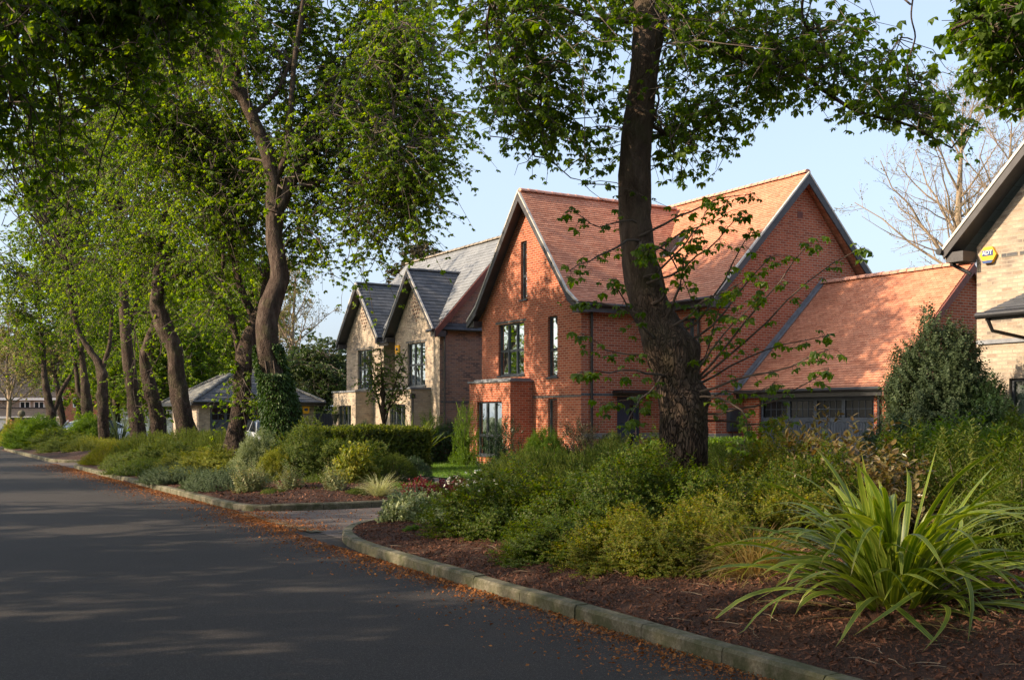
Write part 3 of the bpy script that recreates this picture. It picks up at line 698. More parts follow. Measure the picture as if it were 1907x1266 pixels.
# ---------------------------------------------------------------- red house
R = empty('red_brick_house', W(18.59, 27.34, 0), TH, label='red brick house with steep clay tiled roofs and attached double garage', cat='house')
EV = 5.05; Wd = 6.12; DP = 3.0; YW = -2.59; WX = 6.88
wl = MB(); o, d, n = front(0)
topf = lambda y: 5.0 + (8.72-5.0)*(1-abs(y-Wd/2)/(Wd/2))
wins_front = [(3.12,3.50,5.43,7.33), (3.30,4.96,3.0,4.72), (1.30,1.85,2.86,4.76), (1.30,1.85,.85,2.19)]
wall(wl, o, d, n, 0, Wd, 0, topf, wins_front, (Wd/2,))
o2, d2, n2 = side(0)
wall(wl, o2, d2, n2, 0, DP+.2, 0, 5.0, [(1.33,2.22,.12,2.24)], depth=.16)
# bay: front and right return
BX = -.84; ob, db, nb = front(BX)
wall(wl, ob, db, nb, 2.75, 5.47, 0, 2.74, [(3.29,4.94,.35,2.12)])
os_, ds_, ns_ = side(2.75, BX); wall(wl, os_, ds_, ns_, 0, .84, 0, 2.74)
wl.face([(BX,5.47,0),(0,5.47,0),(0,5.47,2.74),(BX,5.47,2.74)])
# left side and wing walls
wl.face([(0,Wd,0),(10,Wd,0),(10,Wd,5.0),(0,Wd,5.0)])
ow, dw, nw = front(DP)
wall(wl, ow, dw, nw, YW, 0, 0, 4.95, [(-1.9,-.9,3.2,4.6)])
og, dg_, ng = side(YW, DP)
wtop = lambda s: 4.95 + (9.0-4.95)*(1-abs(s-3.44)/3.44) if True else 0
wall(wl, og, dg_, ng, 0, WX, 0, wtop, (), (3.44,))
wl.face([(DP+WX,YW,0),(DP+WX,Wd,0),(DP+WX,Wd,5),(DP+WX,YW,5)])
# garage walls
GX0, GX1, GY = DP+1.1, DP+7.6, YW-5.3
oG, dG, nG = front(GX0)
wall(wl, oG, dG, nG, GY, YW, 0, 2.42, [(YW-4.9, YW-.66, .02, 2.18)], depth=.18)
oS, dS, nS = side(GY, GX0)
wall(wl, oS, dS, nS, 0, GX1-GX0, 0, lambda s: 2.42 + 3.2*(1-abs(s-3.27)/3.27), (), (3.27,))
wl.build('wall', M['red'], R)
ins = MB(); ins.box(GX0+.2, GX0+.21, GY+.2, YW-.2, 0, 2.4); ins.build('garage_lining', M['room'], R)
# dark string course, plinth band, soldier lintel
b = MB()
obox(b, o, d, n, .0, 1.24, 2.215, 2.285, 0, .012); obox(b, o, d, n, 1.91, 2.75, 2.215, 2.285, 0, .012); obox(b, o, d, n, 1.24, 1.91, 2.215, 2.285, .0, .012)
obox(b, o2, d2, n2, 0, DP, 2.26, 2.33, 0, .012); obox(b, o, d, n, 3.15, 5.15, 4.745, 4.82, 0, .012)
obox(b, ow, dw, nw, YW, 0, 2.26, 2.33, 0, .012); obox(b, og, dg_, ng, 0, .6, 2.26, 2.33, 0, .012)
b.each('string_course', M['darkbrick'], R)
b = MB(); obox(b, o2, d2, n2, .02, 1.30, .95, 1.12, 0, .014); obox(b, o2, d2, n2, 2.25, DP, .95, 1.12, 0, .014)
obox(b, ow, dw, nw, YW, 0, .95, 1.12, 0, .014); obox(b, og, dg_, ng, 0, 1.0, .95, 1.12, 0, .014); b.each('plinth_band', M['greybrick'], R)
# bay cap
b = MB(); b.box(BX-.06, 0, 2.69, 5.53, 2.742, 2.80); b.box(BX+.1, 0, 2.9, 5.35, 2.80, 2.86); b.build('bay_roof', M['lead'], R)
# roof: front block (ridge along x) and wing (ridge along y)
yc = Wd/2; ox = .32; k1 = (8.85-EV)/(yc+.3)
rf = MB()
xe = -ox; xr = 6.7
kick = .55
def steep(rf, x0, x1, sgn, seed):
    ye = yc - sgn*(yc+.42); ym = yc - sgn*(yc-.22); zm = 8.9 - (yc-.22)*1.22
    roof_slope(rf, (x0, ye, 4.98), (x1, ye, 4.98), (x1, ym, zm), (x0, ym, zm), seed=seed)
    roof_slope(rf, (x0, ym, zm), (x1, ym, zm), (x1, yc, 8.9), (x0, yc, 8.9), seed=seed+1)
steep(rf, xe, xr, 1, 1); steep(rf, xe, xr, -1, 3)
xw = DP+3.44; zr = 9.12
def wingslope(rf, sgn, seed, x_e):
    roof_slope(rf, (x_e, YW-.3, 5.12), (x_e, Wd+.3, 5.12), (xw, Wd+.3, zr), (xw, YW-.3, zr), seed=seed)
wingslope(rf, 1, 5, DP-.36); wingslope(rf, -1, 7, DP+WX+.36)
gxr, gze = DP+4.37, 2.36
roof_slope(rf, (DP+.8, GY-.12, gze), (DP+.8, YW, gze), (gxr, YW, 5.79), (gxr, GY-.12, 5.79), seed=9)
roof_slope(rf, (DP+7.9, GY-.12, gze), (DP+7.9, YW, gze), (gxr, YW, 5.79), (gxr, GY-.12, 5.79), seed=10)
roof = rf.build('roof', M['redtile'], R)
for a_, b_, sd_ in (((xe, yc, 8.93), (xr-.6, yc, 8.93), 1), ((xw, YW-.3, zr+.03), (xw, Wd+.3, zr+.03), 2)): rt = MB(); ridge_tiles(rt, a_, b_, seed=sd_); rt.build('ridge_tiles', M['ridge'], roof)
rt = MB(); ridge_tiles(rt, (gxr, GY-.12, 5.82), (gxr, YW, 5.82), r=.12, seed=3); rt.build('ridge_tiles', M['ridge'], roof)
# lead flashing: garage abutment and valley
lf = MB(); nn = np.array([-.69, 0, .72])
lf.prism([(DP+.72, YW-.012, gze+.0), (gxr+.0, YW-.012, 5.84), (gxr, YW-.012, 5.98), (DP+.72, YW-.012, gze+.16)], (0, -.012, 0))
lf.prism([(DP+.78, YW-.14, gze+.03), (gxr, YW-.14, 5.83), (gxr, YW-.02, 5.83), (DP+.78, YW-.02, gze+.03)], (0, 0, .012))
lf.build('flashing', M['lead'], roof)
# barges of the front gable
bg = MB(); cp = MB()
for sg in (1, -1):
    ye = yc - sg*(yc+.42); ym = yc - sg*(yc-.22); zm = 8.9-(yc-.22)*1.22
    barge(bg, (xe-.01, ye, 4.95), (xe-.01, ym, zm-.03), (-1, 0, 0)); barge(bg, (xe-.01, ym, zm-.03), (xe-.01, yc, 8.87), (-1, 0, 0))
    for a, c in (((ye, 4.99), (ym, zm+.01)), ((ym, zm+.01), (yc, 8.91))):
        cp.prism([(xe-.075, a[0], a[1]), (xe-.075, c[0], c[1]), (xe-.075, c[0], c[1]-.07), (xe-.075, a[0], a[1]-.07)], (.08, 0, 0))
    bg.box(xe, 0.0 if sg == 1 else -.0, min(ye, 0 if sg == 1 else Wd), max(ye, 0 if sg == 1 else Wd), 4.72, 4.93)   # boxed eave end
for sg in (1, -1):      # soffit under verge
    ya, yb = yc-sg*(yc+.40), yc-sg*(yc-.22); zb = 8.9-(yc-.22)*1.22-.12
    bg.face([(xe, ya, 4.84), (0, ya, 4.84), (0, yb, zb), (xe, yb, zb)]); bg.face([(xe, yb, zb), (0, yb, zb), (0, yc, 8.76), (xe, yc, 8.76)])
# fascia along side eave of front block, wing front eave
bg.box(0, DP-.2, -.36, -.30, 4.74, 4.95); bg.box(DP-.32, DP-.27, YW-.3, -.02, 4.86, 5.08)
bg.box(DP-.3, DP, YW-.3, -.02, 4.86, 4.9)
bg.build('bargeboard', M['board'], R); cp.build('verge_capping', M['capping'], R)
bg = MB()
barge(bg, (DP-.36, YW-.31, 5.09), (xw, YW-.31, zr-.03), (0, -1, 0), .26); barge(bg, (DP+WX+.36, YW-.31, 5.09), (xw, YW-.31, zr-.03), (0, -1, 0), .26)
bg.box(DP-.33, DP+.3, YW-.3, YW-.02, 4.80, 5.02)
bg.build('bargeboard', M['board'], R)
bg = MB(); barge(bg, (DP+.8, GY-.13, gze-.02), (gxr, GY-.13, 5.76), (0, -1, 0), .2); barge(bg, (DP+7.9, GY-.13, gze-.02), (gxr, GY-.13, 5.76), (0, -1, 0), .2)
bg.build('bargeboard', M['brownboard'], R)
cp = MB(); cp.prism([(DP-.36, YW-.37, 5.13), (xw, YW-.37, zr+.01), (xw, YW-.37, zr-.06), (DP-.36, YW-.37, 5.06)], (0, .08, 0))
cp.prism([(DP+WX+.36, YW-.37, 5.13), (xw, YW-.37, zr+.01), (xw, YW-.37, zr-.06), (DP+WX+.36, YW-.37, 5.06)], (0, .08, 0)); cp.build('verge_capping', M['capping'], R)
g = MB(); g.tube([(-.2, -.44, 4.95), (DP-.4, -.44, 4.95)], .06, 8); g.build('gutter', M['gutter'], R)
g = MB(); g.tube([(DP-.42, YW-.28, 5.06), (DP-.42, -.4, 5.06)], .06, 8); g.build('gutter', M['gutter'], R)
g = MB(); g.tube([(DP+.74, GY-.1, gze-.02), (DP+.74, YW, gze-.02)], .06, 8); g.box(DP+.8, DP+.84, GY-.1, YW, gze-.2, gze-.03); g.box(DP+.84, GX0, GY, YW-.01, gze-.14, gze-.1); g.build('gutter', M['gutter'], R)
downpipe(R, .35, -.06, 4.9); downpipe(R, DP-.06, YW+.7, 4.9); downpipe(R, GX0-.07, GY+.18, 2.3, hop=False)
# windows
ws = [window(R, o, d, n, *wins_front[0], cols=1, split=[6.2], blind='net'),
      window(R, o, d, n, *wins_front[1], cols=3, split=[3.82], blind='curtain'),
      window(R, o, d, n, *wins_front[2], cols=1, split=[3.72], blind='slats'),
      window(R, o, d, n, *wins_front[3], cols=1, blind='slats'),
      window(R, ob, db, nb, 3.29, 4.94, .35, 2.12, cols=3, split=[1.0], blind='net'),
      window(R, ow, dw, nw, -1.9, -.9, 3.2, 4.6, cols=2, blind='slats')]
# roof window on wing
v = MB(); kx = (zr-5.12)/(xw-DP+.36)
p0 = np.array([DP+1.3, 1.1, 5.12+kx*1.66]); e = np.array([1, 0, kx]); e /= np.linalg.norm(e); q = np.array([-kx, 0, 1]); q /= np.linalg.norm(q)
v.prism([p0, p0+np.array([0,.75,0]), p0+np.array([0,.75,0])+e*1.0, p0+e*1.0], q*.09); sk = v.build('roof_window', M['frame'], roof)
v = MB(); a = p0+q*.095; v.face([a+np.array([0,.07,0])+e*.07, a+np.array([0,.68,0])+e*.07, a+np.array([0,.68,0])+e*.93, a+np.array([0,.07,0])+e*.93]); v.build('pane', M['darkglass'], sk)
# front door (in side wall), canopy, lamp, number plate, meter box
dr = MB(); obox(dr, o2, d2, n2, 1.34, 2.21, .13, 2.23, -.13, -.09); 
obox(dr, o2, d2, n2, 1.335, 1.40, .13, 2.23, -.10, -.06); obox(dr, o2, d2, n2, 2.15, 2.215, .13, 2.23, -.10, -.06); obox(dr, o2, d2, n2, 1.40, 2.15, 2.17, 2.23, -.10, -.06)
door = dr.build('front_door', M['door'], R)
gz = MB(); obox(gz, o2, d2, n2, 1.86, 2.00, 1.30, 1.98, -.088, -.084); obox(gz, o2, d2, n2, 1.86, 2.00, .45, 1.1, -.088, -.084); gz.build('door_glazing', M['darkglass'], door)
hd = MB(); obox(hd, o2, d2, n2, 2.08, 2.12, 1.0, 1.28, -.088, -.075); obox(hd, o2, d2, n2, 1.99, 2.12, 1.10, 1.125, -.075, -.045); hd.build('handle', M['steel'], door)
hd = MB(); obox(hd, o2, d2, n2, 1.46, 1.76, .82, .88, -.088, -.078); hd.build('letterbox', M['steel'], door)
cn = MB(); obox(cn, o2, d2, n2, 1.15, 2.6, 2.34, 2.40, .002, .55); obox(cn, o2, d2, n2, 1.18, 2.57, 2.40, 2.43, .002, .5); cn.build('door_canopy', M['gutter'], R)
st = MB(); st.box(1.2, 2.4, -.9, -.005, 0.005, .11); st.build('door_step', M['kerb'], R)
lm = MB(); lm.tube([(.88, -.06, 1.78), (.88, -.06, 1.98)], .035, 10); lm.box(.86, .90, -.03, -.002, 1.84, 1.92); lm.build('wall_lamp', M['steel'], R)
npl = MB(); obox(npl, o2, d2, n2, 2.42, 2.62, 1.66, 1.86, .001, .018); npl.build('number_plate', M['darkglass'], R)
vt = MB(); obox(vt, og, dg_, ng, 3.3, 3.52, 7.75, 7.95, .001, .014)
for zz in (7.79, 7.83, 7.87, 7.91): obox(vt, og, dg_, ng, 3.32, 3.5, zz, zz+.015, .014, .024)
vt.build('air_vent', M['brownboard'], R)
mt = MB(); obox(mt, og, dg_, ng, .42, .84, 1.18, 1.86, .002, .14); obox(mt, og, dg_, ng, .45, .81, 1.21, 1.83, .14, .155); mb_ = mt.build('charger_box', M['frame'], R)
mt = MB(); mt.tube([(DP+.6, YW-.05, 1.18), (DP+.62, YW-.05, .9), (DP+.62, YW-.04, .1)], .012, 6); mt.tube([(DP+.75, YW-.06, 1.2), (DP+.85, YW-.1, 1.08), (DP+1.0, YW-.06, 1.12)], .012, 6); mt.build('cable', M['gutter'], mb_)
# garage door
ga, gb = YW-4.9, YW-.66; gd = MB()
obox(gd, oG, dG, nG, ga, gb, .03, 1.52, -.13, -.10); y = ga+.05
while y < gb-.05: obox(gd, oG, dG, nG, y, y+.085, .1, 1.46, -.10, -.088); y += .102
for a_ in (ga, gb-.09): obox(gd, oG, dG, nG, a_, a_+.09, .03, 2.17, -.10, -.07)
obox(gd, oG, dG, nG, ga+.09, gb-.09, 2.06, 2.17, -.12, -.075); obox(gd, oG, dG, nG, ga+.09, gb-.09, 1.48, 1.60, -.12, -.075)
ws_ = (gb-ga-.18)/4
for i in range(1, 4): u = ga+.09+ws_*i; obox(gd, oG, dG, nG, u-.06, u+.06, 1.60, 2.06, -.12, -.078)
gdo = gd.build('garage_door', M['garagedoor'], R)
for i in range(4):
    u = ga+.09+ws_*i; p = MB(); obox(p, oG, dG, nG, u+.06, u+ws_-.06, 1.61, 2.05, -.118, -.112)
    w_ = p.build('door_window', M['darkglass'], gdo); q_ = MB()
    for k in range(1, 4): uu = u+.06+(ws_-.12)*k/4; obox(q_, oG, dG, nG, uu-.01, uu+.01, 1.61, 2.05, -.111, -.10)
    obox(q_, oG, dG, nG, u+.06, u+ws_-.06, 1.82, 1.84, -.1105, -.098); q_.build('glazing_bars', M['garagedoor'], w_)

# ---------------------------------------------------------------- pale twin-gabled house
G = empty('twin_gabled_house', W(19.25, 38.0, 0), TH, label='pale brick house with two front gables and a slate roof', cat='house')
LW = 9.45; w2 = MB(); o, d, n = front(0)
def gtop(y):
    for c in (2.06, 7.35):
        if abs(y-c) <= 2.06: return 5.0 + 2.35*(1-abs(y-c)/2.06)
    return 5.0
W1 = (1.26,2.9,2.85,4.6); W2 = (6.5,8.15,2.85,4.6)
wall(w2, o, d, n, 0, 4.12, 0, gtop, [W1], (2.06,)); wall(w2, o, d, n, 5.29, LW, 0, gtop, [W2], (7.35,))
orc, drc, nrc = front(.9); wall(w2, orc, drc, nrc, 4.12, 5.29, 0, 4.7, [(4.3,5.1,.1,2.2), (4.35,5.05,3.0,4.4)])
w2.face([(0,4.12,0),(.9,4.12,0),(.9,4.12,4.8),(0,4.12,4.8)]); w2.face([(0,5.29,0),(.9,5.29,0),(.9,5.29,4.8),(0,5.29,4.8)])
for (a, b_) in ((.785, 3.4), (6.35, 8.95)):
    oq, dq, nq = front(-.85); wall(w2, oq, dq, nq, a, b_, 0, 2.7, [(a+.5, b_-.6, .35, 2.12)])
    w2.face([(-.85,a,0),(0,a,0),(0,a,2.7),(-.85,a,2.7)]); w2.face([(-.85,b_,0),(0,b_,0),(0,b_,2.7),(-.85,b_,2.7)])
w2.face([(0,LW,0),(6.4,LW,0),(6.4,LW,5),(3.2,LW,8.7),(0,LW,5)]); w2.build('wall', M['buff'], G)
w3 = MB(); osd, dsd, nsd = side(0)
wall(w3, osd, dsd, nsd, 0.003, 6.4, 0, lambda s: 5.0+3.75*(1-abs(s-3.2)/3.2), (), (3.2,)); w3.build('side_wall', M['buffside'], G)
b = MB(); obox(b, osd, dsd, nsd, .05, 6.4, 2.16, 2.24, 0, .012); obox(b, o, d, n, 1.1, 3.05, 4.62, 4.69, 0, .012); obox(b, o, d, n, 6.35, 8.3, 4.62, 4.69, 0, .012); b.each('string_course', M['darkbrick'], G)
# projecting header diamonds
b = MB()
for c in (2.06, 7.35):
    for i in range(-4, 5):
        for j in range(-(4-abs(i)), 5-abs(i)):
            if (i+j) % 2 == 0: obox(b, o, d, n, c+j*.105-.045, c+j*.105+.045, 6.05+i*.15, 6.05+i*.15+.06, 0, .035)
b.build('brick_diamond', M['buffside'], G)
b = MB(); b.box(-.91, 0, .73, 3.46, 2.702, 2.77); b.box(-.91, 0, 6.29, 9.01, 2.702, 2.77); b.each('bay_roof', M['lead'], G)
rf = MB(); kz = (8.9-4.98)/3.55
zq = 4.98+.37*kz; roof_slope(rf, (.02, -.28, zq), (.02, LW+.3, zq), (3.2, LW+.3, 8.9), (3.2, -.28, 8.9), gauge=.2, seed=21)
for (ya, yb) in ((-.28, -.255), (LW+.27, LW+.3)): roof_slope(rf, (-.35, ya, 4.98), (-.35, yb, 4.98), (.02, yb, zq), (.02, ya, zq), gauge=.2, seed=23)
roof_slope(rf, (6.75, -.28, 4.98), (6.75, LW+.3, 4.98), (3.2, LW+.3, 8.9), (3.2, -.28, 8.9), gauge=.2, seed=22)
r2 = rf.build('main_roof', M['greytile'], G)
rt = MB(); ridge_tiles(rt, (3.2, -.28, 8.93), (3.2, LW+.3, 8.93), r=.12, step=.4, seed=5); rt.build('ridge_tiles', M['ridgegrey'], r2)
for c in (2.06, 7.35):
    rf = MB(); xb = 3.0
    for sg in (1, -1):
        ye = c - sg*2.32
        roof_slope(rf, (-.4, ye, 4.98), (2.2, ye, 4.98), (2.2, c, 7.52), (-.4, c, 7.52), gauge=.2, seed=int(c*7+sg), under=.05)
    g_ = rf.build('gable_roof', M['slate'], G)
    rt = MB(); ridge_tiles(rt, (-.4, c, 7.54), (2.2, c, 7.54), r=.10, step=.4, seed=8); rt.build('ridge_tiles', M['slate'], g_)
    bg = MB(); cp = MB()
    for sg in (1, -1):
        barge(bg, (-.41, c-sg*2.32, 4.96), (-.41, c, 7.49), (-1, 0, 0), .2, .04)
        cp.prism([(-.46, c-sg*2.32, 5.02), (-.46, c, 7.55), (-.46, c, 7.48), (-.46, c-sg*2.32, 4.95)], (.07, 0, 0))
        bg.face([(-.4, c-sg*2.3, 4.9), (0, c-sg*2.3, 4.9), (0, c, 7.4), (-.4, c, 7.4)])
        bg.box(-.4, 0, c-sg*2.32, c-sg*2.06, 4.74, 4.93)
    bg.build('bargeboard', M['board'], g_); cp.build('verge_capping', M['capping'], g_)
rf = MB(); roof_slope(rf, (-.2, 4.36, 4.78), (-.2, 5.05, 4.78), (2.0, 5.05, 7.2), (2.0, 4.36, 7.2), gauge=.2, seed=30); rf.build('valley_roof', M['slate'], G)
bg = MB(); barge(bg, (-.35, -.29, 4.95), (3.2, -.29, 8.87), (0, -1, 0), .3); barge(bg, (6.75, -.29, 4.95), (3.2, -.29, 8.87), (0, -1, 0), .3)
bg.face([(-.35, -.28, 4.88), (-.35, 0, 4.88), (3.2, 0, 8.8), (3.2, -.28, 8.8)]); bg.build('bargeboard', M['brownboard'], G)
bg = MB(); bg.box(-.4, .1, -.34, .0, 4.70, 4.92); bg.box(-.27, -.24, 4.2, 5.2, 4.62, 4.76); bg.each('fascia', M['board'], G)
downpipe(G, .18, -.07, 4.8); downpipe(G, -.95, .42, 2.35)
g = MB(); g.tube([(-.46, -.3, 4.93), (-.46, .2, 4.93)], .055, 8); g.build('gutter', M['gutter'], G); g = MB(); g.tube([(-.3, 4.15, 4.74), (-.3, 5.25, 4.74)], .05, 8); g.build('gutter', M['gutter'], G)
window(G, o, d, n, *W1, cols=3, split=[3.72], blind='slats'); window(G, o, d, n, *W2, cols=3, split=[3.72], blind='curtain')
for (a, b_) in ((.785, 3.4), (6.35, 8.95)): window(G, *front(-.85), a+.5, b_-.6, .35, 2.12, cols=3, blind='slats')
window(G, orc, drc, nrc, 4.35, 5.05, 3.0, 4.4, cols=1, blind='net')
dr = MB(); obox(dr, orc, drc, nrc, 4.31, 5.09, .1, 2.19, -.1, -.05); dr.build('front_door', M['door'], G)
alarm_box(G, o, d, n, 3.8, 4.42, .42)
# cone planters with clipped topiary, hung on the bays
for (y, z) in ((8.2, 1.75), (3.75, 1.65)):
    e = empty('hanging_planter', tuple(W(19.25-1.05 if y > 5 else 19.25-.3, 38+y, z)), TH, cat='planter',
              label='black cone planter with clipped shrub beside the %s bay of the twin gabled house' % ('left' if y > 5 else 'right'))
    c = MB(); c.tube([(0,0,-.45),(0,0,-.1),(0,0,0)], [.02,.16,.2], 12); c.build('cone', M['gutter'], e)
    f, _ = shrub_mesh(.14, .38, 'fine', 160, .1, 91); obj('topiary', f, L['topiary'], e)

# ---------------------------------------------------------------- pale house at the right edge
Q = empty('pale_brick_house', W(19.2, 14.2, 0), TH, label='pale brick house cut off by the right edge with yellow alarm box', cat='house')
w4 = MB(); o, d, n = front(0); half = 4.6
rt_ = lambda y: 5.0 + 4.75*(1-abs(y+half)/half)
HW = [(-3.4,-.72,.5,2.35)]
wall(w4, o, d, n, -9.2, 0, 0, rt_, HW, (-half,)); w4.face([(0,0,0),(9,0,0),(9,0,5),(0,0,5)]); w4.build('wall', M['buff'], Q)
rf = MB()
for sg in (1, -1):
    ye = -half + sg*(half+.42)
    roof_slope(rf, (-.42, ye, 4.98), (9, ye, 4.98), (9, -half, 9.9), (-.42, -half, 9.9), gauge=.2, seed=41+sg)
rq = rf.build('roof', M['greytile'], Q)
bg = MB(); cp = MB()
for sg in (1, -1):
    ye = -half + sg*(half+.42)
    barge(bg, (-.43, ye, 4.96), (-.43, -half, 9.87), (-1, 0, 0), .18); bg.face([(-.42, ye, 4.86), (0, ye, 4.86), (0, -half, 9.75), (-.42, -half, 9.75)])
    cp.prism([(-.5, ye, 5.02), (-.5, -half, 9.94), (-.5, -half, 9.87), (-.5, ye, 4.95)], (.09, 0, 0))
bg.box(-.42, 0, .003, .40, 4.70, 4.90); bg.build('bargeboard', M['board'], Q); cp.build('verge_capping', M['capping'], Q)
g = MB(); g.tube([(-.55, .48, 4.93), (8.8, .48, 4.93)], .07, 10); g.tube([(-.2, .44, 4.9), (-.2, .44, 4.7), (-.12, .12, 4.5), (-.1, .07, 4.45)], .04, 8); g.build('gutter', M['gutter'], Q)
b = MB(); obox(b, o, d, n, -9.2, -.02, 3.05, 3.13, 0, .05); b.build('lead_band', M['lead'], Q)
pr = MB(); roof_slope(pr, (-1.3, -9, 3.55), (-1.3, -1.12, 3.55), (0, -1.12, 4.0), (0, -9, 4.0), gauge=.2, seed=44); pc = pr.build('porch_roof', M['slate'], Q)
g = MB(); g.tube([(-1.36, -9, 3.48), (-1.36, -1.0, 3.48)], .065, 10); g.box(-1.3, -1.25, -9, -1.14, 3.38, 3.52); g.tube([(-1.34, -1.2, 3.45), (-1.2, -1.22, 3.2), (-.3, -1.25, 3.1)], .035, 8)
g.build('porch_gutter', M['gutter'], pc)
window(Q, o, d, n, *HW[0], cols=3, split=[1.0], blind='net')
b = MB()
for (y, z) in ((-.9, 4.72), (-1.3, 4.72)): obox(b, o, d, n, y, y+.34, z, z+.07, 0, .012)
b.each('string_course', M['darkbrick'], Q)
alarm_box(Q, o, d, n, -.30, 4.80, .33, hexa=True)

# ---------------------------------------------------------------- hipped double garage
K = empty('hipped_garage', W(12.7, 48.3, 0), TH, label='pale brick double garage with hipped slate roof behind the trees', cat='garage')
w5 = MB(); oS, dS, nS = side(0); wall(w5, oS, dS, nS, 0, 5.3, 0, 2.35, [(.5, 4.55, .02, 2.12)], depth=.15)
w5.face([(0,0,0),(0,4.8,0),(0,4.8,2.35),(0,0,2.35)]); w5.face([(5.3,0,0),(5.3,4.8,0),(5.3,4.8,2.35),(5.3,0,2.35)]); w5.face([(0,4.8,0),(5.3,4.8,0),(5.3,4.8,2.35),(0,4.8,2.35)])
w5.build('wall', M['buff'], K)
ap = np.array([2.65, 2.4, 3.95]); e = .38; cs = [(-e,-e,2.3),(5.3+e,-e,2.3),(5.3+e,4.8+e,2.3),(-e,4.8+e,2.3)]
for i, mname in enumerate(('slate', 'slate', 'slate', 'slate_mossy')):
    rf = MB(); a, c = np.array(cs[i], float), np.array(cs[(i+1) % 4], float); m_ = .02
    roof_slope(rf, a, c, ap+(c-a)*m_, ap-(c-a)*m_, gauge=.2, seed=50+i); rf.build('roof_slope', M[mname], K)
for c in cs: rt = MB(); ridge_tiles(rt, np.array(c)+np.array([0,0,.04]), ap+np.array([0,0,.05]), r=.1, step=.35, seed=4); rt.build('hip_tiles', M['slate_mossy'], K)
g = MB(); g.box(-e, 5.3+e, -e-.03, -e, 2.12, 2.28); g.box(-e-.03, -e, -e, 4.8+e, 2.12, 2.28); g.tube([(-e, -e-.09, 2.27), (5.3+e, -e-.09, 2.27)], .06, 8); g.box(-e, 5.3+e, -e, 0, 2.12, 2.14); g.build('gutter', M['gutter'], K)
gd = MB(); obox(gd, oS, dS, nS, .5, 4.55, .03, 1.45, -.12, -.09); x = .55
while x < 4.45: obox(gd, oS, dS, nS, x, x+.085, .1, 1.4, -.09, -.078); x += .102
obox(gd, oS, dS, nS, .5, 4.55, 1.40, 1.5, -.11, -.07); obox(gd, oS, dS, nS, .5, 4.55, 2.0, 2.11, -.11, -.07)
for i in range(7): u = .55+3.95*i/6; obox(gd, oS, dS, nS, u-.06, u+.06, 1.5, 2.0, -.11, -.072)
gk = gd.build('garage_door', M['garagedoor'], K)
for i in range(6):
    u = .55+3.95*i/6; p = MB(); obox(p, oS, dS, nS, u+.06, u+3.95/6-.06, 1.5, 2.0, -.115, -.108); w_ = p.build('door_window', M['darkglass'], gk)
    q_ = MB(); um = u+3.95/12; obox(q_, oS, dS, nS, um-.012, um+.012, 1.5, 2.0, -.107, -.095); obox(q_, oS, dS, nS, u+.06, u+3.95/6-.06, 1.74, 1.765, -.1065, -.093); q_.build('glazing_bars', M['garagedoor'], w_)
alarm_box(K, oS, dS, nS, 4.88, 1.95, .38)
# dark gate panel between garage and house
fe = empty('timber_gate', W(18.1, 50.5, 0), TH, label='dark grey boarded gate between the hipped garage and the pale house', cat='gate')
m = MB(); x = 0
while x < 2.7: m.box(x, x+.115, 0, .03, .05, 1.78); x += .125
m.build('boards', M['frame'], fe); m = MB(); m.box(-.1, 0, -.03, .07, 0, 1.86); m.box(2.76, 2.86, -.03, .07, 0, 1.86); m.box(0, 2.75, .032, .07, 1.6, 1.7); m.build('frame', M['frame'], fe)

# ---------------------------------------------------------------- far houses
def far_house(name, label, s, t, w, dpt, ev, rg, wm, rm, wins, rz=TH, low=None):
    h = empty(name, W(s, t, 0), rz, label=label, cat='house'); m = MB()
    wall(m, *side(0), 0, w, 0, ev, wins)
    m.face([(0,0,0),(0,dpt,0),(0,dpt,ev),(0,dpt/2,rg-.1),(0,0,ev)]); m.face([(w,0,0),(w,dpt,0),(w,dpt,ev),(w,dpt/2,rg-.1),(w,0,ev)]); m.face([(0,dpt,0),(w,dpt,0),(w,dpt,ev),(0,dpt,ev)])
    m.build('wall', wm, h); r = MB()
    roof_slope(r, (-.3,-.4,ev-.05), (w+.3,-.4,ev-.05), (w+.3,dpt/2,rg), (-.3,dpt/2,rg), gauge=.3, seed=3); roof_slope(r, (-.3,dpt+.4,ev-.05), (w+.3,dpt+.4,ev-.05), (w+.3,dpt/2,rg), (-.3,dpt/2,rg), gauge=.3, seed=4)
    r.build('roof', rm, h)
    g = MB(); g.box(-.3, w+.3, -.46, -.4, ev-.25, ev-.02); g.build('fascia', M['white'], h)
    for wn in wins:
        a = MB(); o, d, n = side(0)
        for (p, q, r_, s_) in ((wn[0], wn[0]+.1, wn[2], wn[3]), (wn[1]-.1, wn[1], wn[2], wn[3]), (wn[0]+.1, wn[1]-.1, wn[2], wn[2]+.1), (wn[0]+.1, wn[1]-.1, wn[3]-.1, wn[3]), ((wn[0]+wn[1])/2-.05, (wn[0]+wn[1])/2+.05, wn[2]+.1, wn[3]-.1)):
            obox(a, o, d, n, p, q, r_, s_, -.08, -.02)
        f = a.build('window', M['white'], h); p = MB(); obox(p, o, d, n, wn[0], wn[1], wn[2], wn[3], -.09, -.085); p.build('pane', M['darkglass'], f)
    if low:
        r = MB(); roof_slope(r, (low[0], -2.6, low[1]), (low[2], -2.6, low[1]), (low[2], 0, low[1]+.9), (low[0], 0, low[1]+.9), gauge=.3, seed=5); r.build('lean_to_roof', rm, h)
        g = MB(); g.box(low[0], low[2], -2.66, -2.6, low[1]-.2, low[1]); g.box(low[0]+.1, low[2]-.1, -2.4, -.01, 0, low[1]-.22); g.build('lean_to', M['white'], h)
    return h
